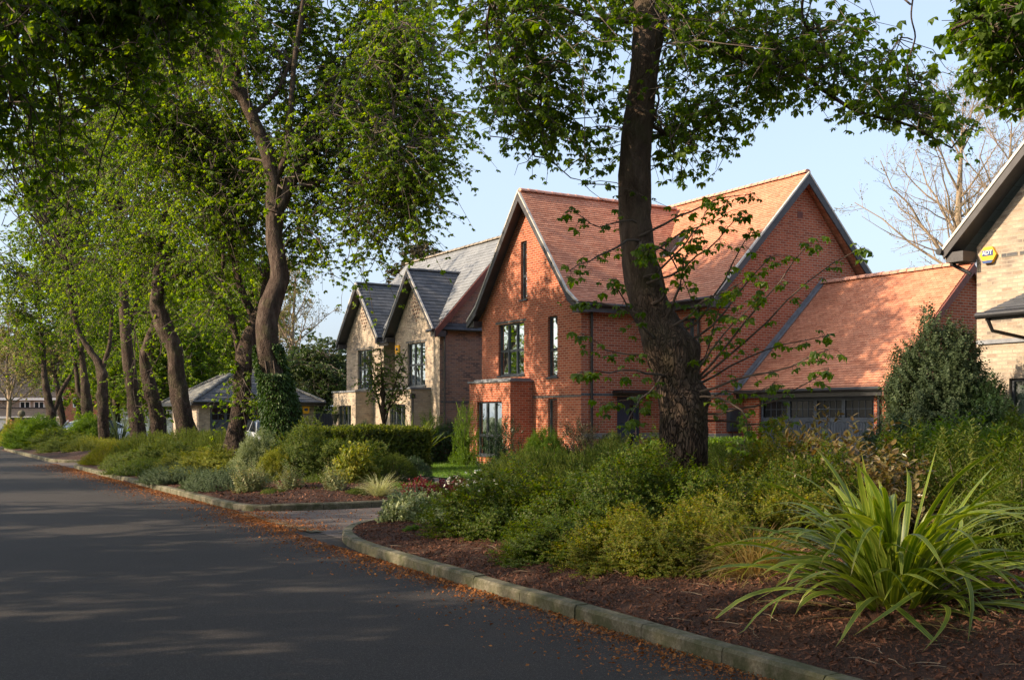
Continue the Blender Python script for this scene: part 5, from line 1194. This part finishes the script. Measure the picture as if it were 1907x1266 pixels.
# --- bare spring trees & conifers behind the houses
def bare_tree(name, label, x, y, h, seed, buds=2500, lv=L['birchy'], wood=None, spread=.5, bsz=.12):
    rr = np.random.default_rng(seed); root = empty(name, (x, y, 0), label=label, cat='tree')
    P = np.array([(0,0,0),(.1,0,h*.3),(-.15,.1,h*.6),(.1,0,h)]); tr = [trunk_mesh(P, [h*.022,h*.017,h*.011,.02], .08, 12, seed, .2)]
    par = [(polyline(np.c_[P, [h*.022,h*.017,h*.011,.02]], 20), 1.)]; ends = []; ch = []
    lvl = [(34, .42, 7), (7, .55, 6), (6, .5, 5)]
    cur = par
    for li, (num, lf, k) in enumerate(lvl):
        nxt = []; PB = []; RB = []
        for (b, L0) in cur:
            Ln = np.linalg.norm(np.diff(b[:, :3], axis=0), axis=1).sum()
            for j in range(num):
                f = rr.uniform(.25 if li == 0 else .2, 1.); i = f*(len(b)-1); i0 = min(len(b)-2, int(i)); p = b[i0]*(1-(i-i0)) + b[i0+1]*(i-i0); d0 = b[i0+1, :3]-b[i0, :3]; d0 /= np.linalg.norm(d0)+1e-9
                q = rr.normal(size=3); q -= d0*(q@d0); q /= np.linalg.norm(q); ang = rr.uniform(.55, 1.05); d = d0*math.cos(ang)+q*math.sin(ang); l = Ln*lf*(1.15-f*.75)*rr.uniform(.6, 1.1)
                t = np.linspace(0, 1, k)[:, None]; pts = p[:3] + d*l*t + np.array([0, 0, .18*l])*t**2 + rr.normal(size=(k, 3))*l*.025*t
                r0 = min(p[3]*.55, .02+.012*l); rs = np.linspace(r0, max(.005, r0*.25), k); c = np.c_[pts, rs]; nxt.append((c, l)); PB.append(pts); RB.append(rs)
        ch.append(tubes(np.array(PB), np.maximum(.006, np.array(RB)), 4 if li else 6)); cur = nxt
    obj('trunk', tr, wood or M['twigpale'], root, smooth=True); obj('branches', ch, wood or M['twigpale'], root)
    E = np.array([c[0][-1, :3] for c in cur]); idx = rr.integers(0, len(cur), buds); f = rr.uniform(.4, 1, buds)[:, None]; B0 = np.array([c[0][0, :3] for c in cur])
    p = B0[idx]*(1-f) + E[idx]*f + rr.normal(size=(buds, 3))*.08; V, Fc = inst(PALMF[0], p, basis(norm(rr.normal(size=(buds, 3)))), bsz*rr.uniform(.5, 1.2, buds)); obj('crown', [(V, Fc)], lv, root); return root
bare_tree('bare_tree', 'tall nearly leafless spring tree behind the clay roofed garage', gx(1790,52), 52, 16.6, 5, buds=2600, bsz=.13)
bare_tree('bare_tree', 'thinner leafless tree rising beside the right hand pale house', gx(1880,50), 50, 15.0, 6, buds=1600, bsz=.12)
bare_tree('bare_tree', 'sparse budding tree behind the hipped garage beside the ivy clad trunk', gx(548,68), 68, 10.5, 7, buds=3600, bsz=.16)
bare_tree('bare_tree', 'yellowish budding tree at the far left end of the road', gx(15,84), 84, 9.5, 8, buds=6500, bsz=.24)
def leafy(name, label, x, y, h, r, mat, seed, n=70, size=.34, z0=.25, group=None, tw=7, share=None):
    root = empty(name, (x, y, 0), rz=seed*1.3, label=label, cat='tree', group=group)
    if share is None:
        rr = np.random.default_rng(seed); P = np.array([(0,0,0),(.1,0,h*.4),(0,.1,h*.85)]); tr = [trunk_mesh(P, [.3,.2,.05], .08, 10, seed, .2)]
        cl = ell_points(np.array([0,0,h*(z0+1)/2]), np.array([r, r, h*(1-z0)/2]), n, seed, gap=.15); wd, lv = foliage(polyline(P[1:], 8), cl, seed, tw, 6, size, .8)
        share = [mkmesh('trunk', tr, smooth=True), mkmesh('branches', wd), mkmesh('crown', lv)]
        for m_, q in zip(share, (M['barkfar'], M['twig'], mat)): m_.materials.append(q)
    for nme, me in zip(('trunk', 'branches', 'crown'), share): obj(nme, me, None, root)
    return root, share
leafy('conifer', 'brownish evergreen crown rising above the grey roof of the twin gabled house', gx(792,75), 75, 14.2, 3.4, L['conifer'], 61, 150, .42)
sh = None
wd_ = [(600,62,6.2,2.6),(560,66,6.0,2.4),(635,70,5.6,2.4),(520,72,6.5,3)]
for i, (u, Y, h, r) in enumerate(wd_):
    o_, s_ = leafy('evergreen_tree', 'dark round evergreen tree behind the fence right of the hipped garage', gx(u,Y), Y, h, r, L['far'], 70+i, 80, .34, .05, 'evergreens behind the hipped garage', share=sh); sh = s_ if sh is None else sh
sh = None
for i, (u, Y, h, r) in enumerate(((470,70,12,4),(400,74,14,5),(330,78,13,5),(260,80,15,5),(200,84,14,5),(150,88,13,5),(430,86,16,6),(300,92,16,6),(100,128,13,7),(30,132,12,7),(-40,136,13,7),(215,70,9,4),(285,64,8,3.5),(370,66,8,3.5))):
    o_, s_ = leafy('woodland_tree', 'leafy woodland tree behind the row of street trees', gx(u,Y), Y, h, r, L['far' if i % 2 else 'chestnut_row'], 90+i, 110, .36, .1, 'woodland trees behind the street trees', share=sh); sh = s_ if sh is None else sh
    o_.scale = (r/4, r/4, h/12)
# ivy round the forked tree
def ivy():
    pl, rd = limb_px([(531,890,48),(531,830,46),(524,770,44),(516,727,42),(501,664,40),(500,640,39)], 27); q = polyline(np.c_[pl, rd], 40); n = 15000; rr = np.random.default_rng(3)
    f = rr.uniform(0, 1, n)**1.15; i = f*39; i0 = np.minimum(38, i.astype(int)); c = q[i0]*(1-(i-i0))[:, None] + q[i0+1]*(i-i0)[:, None]; a = rr.uniform(0, 2*PI, n)
    th = rr.uniform(.0, .2, n)*np.interp(f, [0, .5, 1], [1.3, 1, .35]); d = np.stack([np.cos(a), np.sin(a), 0*a], -1)
    P = c[:, :3] + d*(c[:, 3]+.02+th)[:, None]; keep = (f < .78) | (np.sin(a*2+f*9) > .2); P, d = P[keep], d[keep]
    z = norm(-np.array([0, 0, 1.])*.8 + d*.6 + rr.normal(size=P.shape)*.35); V, Fc = inst(LEAFB, P, basis(z), rr.uniform(.045, .10, len(P))); b = q[0, :3].copy(); b[2] = 0
    e = empty('ivy', b, label='dark glossy ivy climbing the lower trunk of the tall forked tree', cat='ivy'); obj('ivy_leaves', [(V*1.0-b, Fc)], L['ivy'], e)
    tt = np.linspace(0, 1, 8); B = []
    for k in range(9):
        a0 = k*.7; ii = (tt*34).astype(int); B.append(np.stack([q[ii, 0]+np.cos(a0+tt)*(q[ii, 3]+.02), q[ii, 1]+np.sin(a0+tt)*(q[ii, 3]+.02), q[ii, 2]], -1))
    V, Fc = tubes(np.array(B), np.full((9, 8), .015), 4); obj('ivy_stems', [(V-b, Fc)], M['twig'], e)
ivy()
# small multi-stemmed tree in front of the twin gabled house
def small_tree():
    Y = 37.0; stems = [[(717,850,6),(716,800,5.5),(714,760,4.5),(712,700,3),(710,650,1.4)], [(715,800,4),(726,750,3),(740,700,2.4),(756,650,1.2)], [(714,790,4),(704,745,3),(692,700,2.2),(684,665,1.2)], [(714,775,3),(738,740,2.4),(765,710,1.2)], [(713,770,3),(698,730,2.2),(676,715,1.2)]]
    make_tree('small_garden_tree', 'small thin stemmed young tree in front of the pale twin gabled house', Y, stems, [(722,690,46,50,37,.9,40),(738,740,34,30,37,.7,18),(694,720,26,34,37,.6,16)], L['green'], M['barkfar'], 777, twigs=6, leaves=7, size=.085, spread=.3, flare=.1, r1=.012)
small_tree()

# ================================================================== PLANTS
def sh(u, Y, r, h, proto, mat, label, name='shrub', cat='shrub', group=None, **k): return shrub(name, label, gx(u, Y), Y, r, h, proto, mat, cat, group, **k)
GL = 'small leaved evergreen shrubs massed in the near bed'
for (u, Y, r, h, p, m, lb) in [
  (950,12.9,.85,.72,'lon','lonicera','arching small leaved shrub at the left end of the near bed mass'),
  (1085,12.3,.9,.84,'lon2','lonicera','broad small leaved shrub left of the big trunk'),
  (1200,11.9,.85,.93,'lon','lonicera','small leaved shrub directly in front of the big trunk'),
  (1335,11.8,.85,.90,'lon2','lonicera','small leaved shrub just right of the big trunk'),
  (1040,11.0,.66,.46,'lon2','lonicera','low skirt of small leaved shrub over the bark mulch'),
  (1175,10.4,.66,.48,'lon','lonicera2','low small leaved shrub spilling onto bark in front of the trunk'),
  (1300,9.9,.66,.55,'lon','lonicera2','golden green low shrub at the front edge of the mulch'),
  (1425,11.3,.75,.75,'lon2','lonicera2','golden tipped small leaved shrub behind the tan sedge'),
  (1450,14.2,.9,1.05,'lon','lonicera2','brownish green shrub behind the golden one right of the trunk'),
  (1530,11.4,.62,.9,'lon','lonicera','green shrub between the bronze shrub and the flax')]:
    sh(u, Y, r, h, p, m, lb, group=GL, name='evergreen_shrub')
for (u, Y, r, h, lb) in [(1000,17.4,1.05,.92,'yellow green hebe mound under the red bay window'),(1125,16.8,1.05,.98,'green feathery mound left of the big trunk base'),(1200,18.5,1.1,.95,'green feathery mound below the navy front door'),(1370,18.0,1.1,1.0,'feathery mound below the charger box')]:
    sh(u, Y, r, h, 'hebe', 'hebe', lb, name='hebe_shrub')
sh(1585,12.8,.75,1.25,'bronze','bronze','bronze leaved shrub with stiff upright shoots before the garage door', name='bronze_shrub')
sh(1520,13.4,.55,1.35,'bronze','bronze','thin bronze shoots left of the larger bronze shrub', name='bronze_shrub')
sh(1655,12.0,.65,1.05,'bronze','bronze','bronze leaved bush behind the flax clump', name='bronze_shrub')
for (u, Y, r, h, m, lb) in [(1700,13.6,.8,1.15,'lonicera','tall willowy green plant behind the flax'),(1800,12.2,.7,1.15,'hebe','slender leaved green shrub right of the flax crown'),(1885,11.2,.7,1.12,'lonicera','bright willowy shrub at the right edge of the bed'),(1900,9.6,.6,.95,'hebe','dull green upright shrub cut by the right edge'),(1800,15.5,1.0,1.25,'green','bright spiky topped shrub below the corner window'),(1900,15.5,.9,1.3,'hebe','bright spiky topped shrub at the right edge by the window')]:
    sh(u, Y, r, h, 'upr', m, lb, name='willowy_shrub')
sh(885,14.7,.5,.50,'bushy','green','fresh green shrub with white blossom tips at the left of the near bed', name='flowering_shrub', cat='shrub')
sh(945,15.0,.45,.52,'bushy','green','fresh green shrub with white blossoms behind the low shrub mass', name='flowering_shrub')
e = empty('white_blossom', (gx(890,14.8), 14.8, -.02), label='small white blossoms on the fresh green shrub', cat='flowers')
pp = rng.normal(size=(110, 3)); pp = norm(pp)*np.array([.5,.5,.3]) + np.array([0,0,.62]); pp = pp[pp[:, 2] > .6]
V, Fc = inst(PALMF[0], pp, basis(norm(rng.normal(size=pp.shape)+np.array([0,0,1.5]))), .07); obj('petals', [(V, Fc)], L['flower'], e)
for (u, Y, r, h, lb) in [(752,15.4,.34,.44,'cream edged low shrub at the rounded tip of the near bed'),(790,15.0,.32,.42,'cream edged shrub beside the red leaved plants'),(862,14.0,.32,.34,'low cream edged shrub on the mulch by the kerb'),(895,13.6,.26,.3,'smallest cream edged shrub before the big shrub mass'),(815,14.5,.26,.3,'cream edged shrub half buried between its neighbours')]:
    sh(u, Y, r, h, 'small', 'varieg', lb, name='variegated_shrub')
for (u, Y, lb) in [(775,16.4,'red leaved plant left of the bright green shrub'),(822,15.9,'crimson leaved plant touching the bright green shrub'),(845,16.4,'red leaved plant behind the crimson one')]:
    sh(u, Y, .26, .52, 'small', 'redleaf', lb, name='red_shrub')
for (u, Y, r, h, lb) in [(1330,11.0,.22,.34,'dark glossy leaved seedling at the mulch edge beside the tan sedge'),(1385,10.7,.2,.3,'glossy leaved seedling left of the tan sedge')]:
    sh(u, Y, r, h, 'small', 'dark', lb, name='young_shrub')
sh(1850, 7.3, .55, .14, 'mat', 'dark', 'dark trailing ground cover at the lower right corner', name='ground_cover_plant')
sh(1770, 6.9, .3, .08, 'mat', 'dark', 'thin patch of dark trailing leaves in front of the flax', name='ground_cover_plant')
for (u, Y, lb) in [(770,13.7,'tiny green weed on the mulch near the kerb'),(1060,10.9,'tiny green sprout on the open mulch')]:
    sh(u, Y, .12, .12, 'small', 'green', lb, name='weed')
# flax
e = empty('flax_plant', (*at(1665, 0, 7.95)[:2], .14), label='large flax clump of arching striped green straps at the front right', cat='plant')
ch = [ribbons(150, 1.42, .066, 5, (.10, .75), (.9, 2.9), 14, base_r=.16), ribbons(64, 1.35, .060, 6, (.7, 1.15), (1.0, 2.2), 13, base_r=.2), ribbons(34, 1.15, .068, 7, (.03, .35), (.1, 1.4), 11, base_r=.12)]
me = mkmesh('straps', ch, smooth=True); obj('straps', me, L['flax'], e)
dd = ribbons(60, 1.0, .028, 9, (1.2, 1.5), (.2, .6), 8, base_r=.2); me = mkmesh('dead_straps', [dd], smooth=True); obj('dead_straps', me, L['sedge'], e)
e = empty('sedge_tussock', (*at(1405, 0, 9.35)[:2], .18), label='tan grassy tussock left of the large flax clump', cat='plant')
obj('blades', mkmesh('blades', [ribbons(900, .62, .007, 15, (.15, 1.25), (.7, 1.9), 8, base_r=.12)]), L['sedge'], e)
for (u, Y, lb) in [(705,20.3,'pale cream grass tuft beside the entrance kerb')]:
    e = empty('grass_tuft', (gx(u, Y), Y, .14), label=lb, cat='plant'); obj('blades', mkmesh('blades', [ribbons(420, .5, .009, 16, (.15, 1.2), (.6, 1.6), 6, base_r=.1)]), L['palegrass'], e)
e = empty('flax_plant', (gx(772,36), 36, .03), label='upright flax in front of the right bay of the pale house', cat='plant'); obj('straps', mkmesh('straps', [ribbons(60, 1.7, .06, 17, (.1, .7), (.2, .9), 8)]), L['flax'], e)
e = empty('flax_plant', (gx(222,50), 50, .14), label='distant spiky flax between the street trees', cat='plant'); obj('straps', mkmesh('straps', [ribbons(70, 1.9, .07, 18, (.1, .7), (.2, .7), 6)]), L['greyg'], e)
# second bed
for (u, Y, r, h, p, m, lb) in [
  (640,23.2,.85,1.0,'lon2','hebe','dark green rounded shrub mass right of the ivy clad tree'),(575,23.6,.95,1.08,'lon','hebe','tall green shrub mass touching the ivy clad tree'),
  (735,24.2,.55,.62,'dome','hebe','low clipped dome at the right end of the second bed'),(770,24.6,.45,.55,'dome','dark','small dark dome beside the clipped dome'),
  (480,23.8,.62,1.0,'bushy','varieg','cream and yellow leaved shrub below the ivy clad tree'),(512,22.8,.5,.7,'bushy','yellow','yellow leaved shrub before the ivy clad tree'),
  (665,21.9,.48,.78,'broad','yellow','yellow green broad leaved shrub by the entrance'),
  (400,25.5,1.0,.62,'lon','yellow','spreading golden shrub under the leaning pale tree'),(345,27.5,.9,.6,'lon2','yellow','golden low shrub left of the leaning pale tree'),
  (430,22.6,1.0,.38,'mat','greyg','dark grey green carpet plant behind the kerb'),(355,25.0,1.1,.36,'mat','greyg','grey green carpet plant midway along the second bed'),(290,28.6,1.0,.4,'mat','lonicera','green carpet plant further along the second bed'),
  (760,21.5,.7,.18,'mat','green','bright green ground cover at the entrance corner'),(800,22.0,.6,.16,'mat','green','bright green ground cover nearest the driveway'),
  (420,31.5,1.2,1.05,'hebe','hebe','olive feathery shrub behind the leaning pale tree'),(350,33,1.3,1.05,'hebe','hebe','olive feathery shrub at the foot of the S shaped trunk'),(280,34,1.3,.95,'hebe','hebe','olive feathery shrub before the mottled trunk'),
  (225,34.5,1.2,.7,'hebe','lonicera2','low yellow green shrub near the end of the second bed'),(310,30.5,1.1,.7,'lon','hebe','green shrub in the middle of the second bed'),(245,31.5,.9,.4,'mat','hebe','low green mat at the narrow end of the second bed'),
  (600,21.8,.5,.3,'mat','lonicera','low dark plant at the foot of the green shrub mass'),
  (110,50,1.6,1.0,'lon2','lonicera','dark green shrub before the far V shaped tree'),(70,53,1.5,1.35,'bushy','green','bright green bush at the far end of the road'),(150,46,1.6,.6,'lon','hebe','low green shrub at the near end of the third bed'),(190,44,1.3,.6,'mat','yellow','yellow ground cover of the third bed'),
  (170,50,1.2,1.4,'bushy','green','leafy suckers around the foot of the far trees'),(45,57,1.2,1.2,'bushy','yellow','yellow green bush beside the brick pier')]:
    sh(u, Y, r, h, p, m, lb)
for (u, Y, r_, lb) in [(510,20.3,.28,'low creeping green plant between two silvery ferns'),(585,20.6,.3,'low creeping plant right of the rusty based fern'),(660,20.4,.22,'small creeping plant beside the cream grass tuft')]:
    sh(u, Y, r_, .14, 'mat', 'lonicera', lb, name='ground_cover_plant')
for (u, Y, lb) in [(455,20.9,'silvery fern left of three by the kerb'),(478,21.0,'silvery fern in the middle by the kerb'),(541,20.6,'silvery fern with rusty base before the green mass'),(622,20.6,'silvery fern right of the green mass')]:
    sh(u, Y, .26, .62, 'tuft', 'fern', lb, name='fern', cat='fern')
# gardens
def hedge(label, s0, s1, t0, t1, h, n, ls, seed, mat='hedge'):
    c = W((s0+s1)/2, (t0+t1)/2); e = empty('clipped_hedge', (c[0], c[1], .02), TH, label=label, cat='hedge')
    f, s_ = shrub_mesh(1, 1, 'broad', n, ls, seed, box=(s1-s0, t1-t0, h)); obj('foliage', f, L[mat], e)
    m = MB(); m.box(-(s1-s0)/2+.16, (s1-s0)/2-.16, -(t1-t0)/2+.16, (t1-t0)/2-.16, 0, h-.16); m.build('inner_branches', M['twig'], e)
hedge('square clipped hedge in front of the pale twin gabled house', 10.4, 14.3, 28.8, 30.6, 1.24, 5200, .17, 501)
hedge('lower clipped hedge behind the square hedge by the lawn', 14.6, 18.3, 33.2, 34.2, .95, 2600, .17, 502, 'dark')
hedge('clipped hedge in front of the garage door', 14.8, 17.4, 18.3, 19.2, 1.05, 2600, .14, 503, 'green')
hedge('distant hedge beyond the brick pier', 1.5, 6.2, 69, 70.4, 1.7, 2600, .3, 504)
for (u, Y, r, h, p, m, lb, nm) in [
  (1762,20.5,1.2,3.4,'big','greyg','tall dense grey green bush between garage and right house','tall_bush'),(1825,19.6,.8,2.2,'big','dark','dark glossy bush against the right hand pale house','tall_bush'),
  (866,35.3,.45,2.0,'twiggy','green','tall loose lime green sapling left of the red bay window','sapling'),(935,31,.55,1.55,'twiggy','dark','dark leafy bush against the red bay','bush'),
  (1080,31,.85,1.45,'twiggy','conifer','reddish brown twiggy bush under the narrow windows','bush'),(1010,30.2,.7,1.1,'bushy','green','green bush between the red bay and twiggy bush','bush'),
  (1140,29.5,.7,1.0,'bushy','hebe','green bush left of the navy door','bush'),(803,38,.6,1.7,'twiggy','green','loose lime green bush behind the square hedge','sapling'),(830,38.5,.8,1.2,'bushy','dark','dark green bush behind the loose lime one','bush'),
  (925,33.5,.5,.4,'twiggy','green','wispy green bush at the lawn edge','bush'),(845,39.5,.9,.8,'lon','hebe','low olive shrub behind the lawn','bush'),(965,25,.7,.5,'twiggy','hebe','wispy brown green bush before the red house','bush'),
  (680,38.6,.42,1.35,'dome','dark','dark cone shaped bush between the bays of the pale house','bush'),(378,46.5,.28,1.0,'dome','dark','small dark cone bush left of the navy garage door','bush'),(1650,17.5,.8,1.3,'bushy','dark','dark bush at the foot of the tall grey green bush','bush'),
  (1740,17.2,.9,1.2,'bushy','green','green leafy bush before the tall grey green bush','bush'),(1870,17.8,.8,1.3,'bushy','green','green bush under the right house window','bush'),(20,62,.9,1.1,'dome','dark','rounded dark bush at the far left road end','bush')]:
    sh(u, Y, r, h, p, m, lb, name=nm, cat='bush', z=.03)
# brick pier with ball at the road end
e = empty('brick_pier', (gx(40,61), 61, 0), TH, label='red brick gate pier with stone ball at far road end', cat='pier')
m = MB(); m.box(-.55,.55,-.4,.4,0,1.5); m.build('shaft', M['red'], e); m = MB(); m.box(-.62,.62,-.47,.47,1.5,1.6); m.build('cap', M['kerb'], e)
import bmesh
bm = bmesh.new(); bmesh.ops.create_uvsphere(bm, u_segments=16, v_segments=10, radius=.2); me = bpy.data.meshes.new('ball'); bm.to_mesh(me); bm.free(); me.materials.append(M['kerb']); o = obj('ball', me, None, e, smooth=False); o.location = (0, 0, 1.8)

# ================================================================== CARS
def car_paint(name, c):
    m, nt, out = nmat(name); p = pbsdf(nt, out, c, .3, .1, .5); p.inputs['Coat Weight'].default_value = .8; p.inputs['Coat Roughness'].default_value = .05; return m
def car(label, x, y, rz, paint):
    e = empty('parked_car', (x, y, .01), rz, label=label, cat='car')
    body = [(-2.1,.35),(-2.12,.75),(-2.0,1.0),(-1.2,1.08),(.9,1.0),(1.6,.92),(2.05,.75),(2.12,.35)]
    top = [(-2.0,1.0),(-1.75,1.3),(-1.3,1.45),(-.3,1.48),(.3,1.40),(1.05,1.0)]
    m = MB(); sec = []
    for (px, pz) in body: 
        hw = .88 - .10*max(0, (abs(px)-1.5))/.6; sec.append([(px,-hw,.3),(px,-hw-.01,.3+(pz-.3)*.6),(px,-hw+.06,pz),(px,hw-.06,pz),(px,hw+.01,.3+(pz-.3)*.6),(px,hw,.3)])
    for a, b in zip(sec, sec[1:]):
        for k in range(5): m.face([a[k], b[k], b[k+1], a[k+1]])
    m.face(sec[0]); m.face(sec[-1][::-1])
    r0 = [(-1.72,1.33),(-1.3,1.45),(-.3,1.48),(.25,1.42)]
    for a, b in zip(r0, r0[1:]): m.face([(a[0],-.6,a[1]),(b[0],-.6,b[1]),(b[0],.6,b[1]),(a[0],.6,a[1])])
    for sg in (-1, 1):
        for px in (-1.72, -.55, .25):
            lx = {-1.72: -1.98, -.55: -.5, .25: 1.0}[px]; m.prism([(lx-.03, sg*.80, 1.0), (lx+.05, sg*.80, 1.0), (px+.05, sg*.61, 1.44 if px < 0 else 1.42), (px-.03, sg*.61, 1.44 if px < 0 else 1.42)], (0, sg*.015, .0))
    m.build('body', paint, e, smooth=False)
    g = MB(); sl = [[(-1.98,1.02),(-1.7,1.34)], [(-1.3,1.445),(-.3,1.475)], [(.25,1.42),(1.02,1.0)]]
    g.face([(-1.98,-.78,1.02),(-1.98,.78,1.02),(-1.72,.6,1.33),(-1.72,-.6,1.33)]); g.face([(.25,-.6,1.42),(.25,.6,1.42),(1.02,.78,1.0),(1.02,-.78,1.0)])
    for sg in (-1, 1): g.face([(-1.98,sg*.79,1.02),(1.02,sg*.79,1.0),(.25,sg*.6,1.42),(-.3,sg*.6,1.48),(-1.3,sg*.6,1.45),(-1.72,sg*.6,1.33)])
    g.build('windows', M['darkglass'], e)
    for px in (-1.3, 1.35):
        for sg in (-1, 1):
            w = MB(); w.tube([(px, sg*.72, .32), (px, sg*.9, .32)], .32, 20); t_ = w.build('wheel', M['gutter'], e); w = MB(); w.tube([(px, sg*.9, .32), (px, sg*.915, .32)], .19, 12); w.build('rim', M['steel'], t_)
    for sg in (-1, 1):
        w = MB(); w.box(2.02, 2.1, sg*.5, sg*.78, .62, .76); w.build('headlight', M['steel'], e); w = MB(); w.box(-2.13, -2.1, sg*.55, sg*.8, .7, .92); w.build('tail_light', L['redleaf'], e)
car('silver car parked outside the hipped garage behind the ivy clad tree', gx(505,43.5), 43.5, TH-PI/2-.1, car_paint('silver_paint', (.45,.47,.5)))
car('white car parked beyond the far street trees', gx(195,59), 59, TH+.15, car_paint('white_paint_car', (.75,.77,.8)))

# ================================================================== LIGHT, SKY, CAMERA
EL = math.radians(26.5); sv = np.array([-.956, -.292]); sv /= np.linalg.norm(sv); sdir = Vector((sv[0]*math.cos(EL), sv[1]*math.cos(EL), math.sin(EL)))
sd = bpy.data.lights.new('sun', 'SUN'); sd.energy = 5.0; sd.angle = math.radians(.6); sd.color = (1, .80, .57); so = bpy.data.objects.new('sun', sd); COL.objects.link(so); so.rotation_euler = sdir.to_track_quat('Z', 'Y').to_euler()
w = bpy.data.worlds.new('World'); S.world = w; w.use_nodes = True; nt = w.node_tree; nt.nodes.clear()
sk = nt.nodes.new('ShaderNodeTexSky'); sk.sky_type = 'NISHITA'; sk.sun_disc = False; sk.sun_elevation = EL; sk.sun_rotation = math.atan2(sdir.x, sdir.y); sk.air_density = 1.0; sk.dust_density = 4.0; sk.ozone_density = 1.6; sk.altitude = 50
bg_ = nt.nodes.new('ShaderNodeBackground'); bg_.inputs[1].default_value = .13; ow_ = nt.nodes.new('ShaderNodeOutputWorld'); veil = mixc(nt, .36, sk.outputs[0], (4.7, 5.5, 6.8)); nt.links.new(veil, bg_.inputs[0]); nt.links.new(bg_.outputs[0], ow_.inputs[0])
cam = bpy.data.cameras.new('camera'); co = bpy.data.objects.new('camera', cam); COL.objects.link(co); co.location = (0, 0, H); co.rotation_euler = (PI/2, 0, 0)
cam.sensor_width = 36; cam.lens = 36*F/1907; cam.shift_y = (HV-633)/1907; cam.clip_end = 3000; cam.clip_start = .05; S.camera = co
S.render.resolution_x = 1024; S.render.resolution_y = 679; S.render.engine = 'CYCLES'
S.view_settings.view_transform = 'Standard'; S.view_settings.look = 'None'; S.view_settings.exposure = .95; S.view_settings.gamma = 1
S.cycles.max_bounces = 6; S.cycles.diffuse_bounces = 3; S.cycles.transparent_max_bounces = 6; S.cycles.transmission_bounces = 3
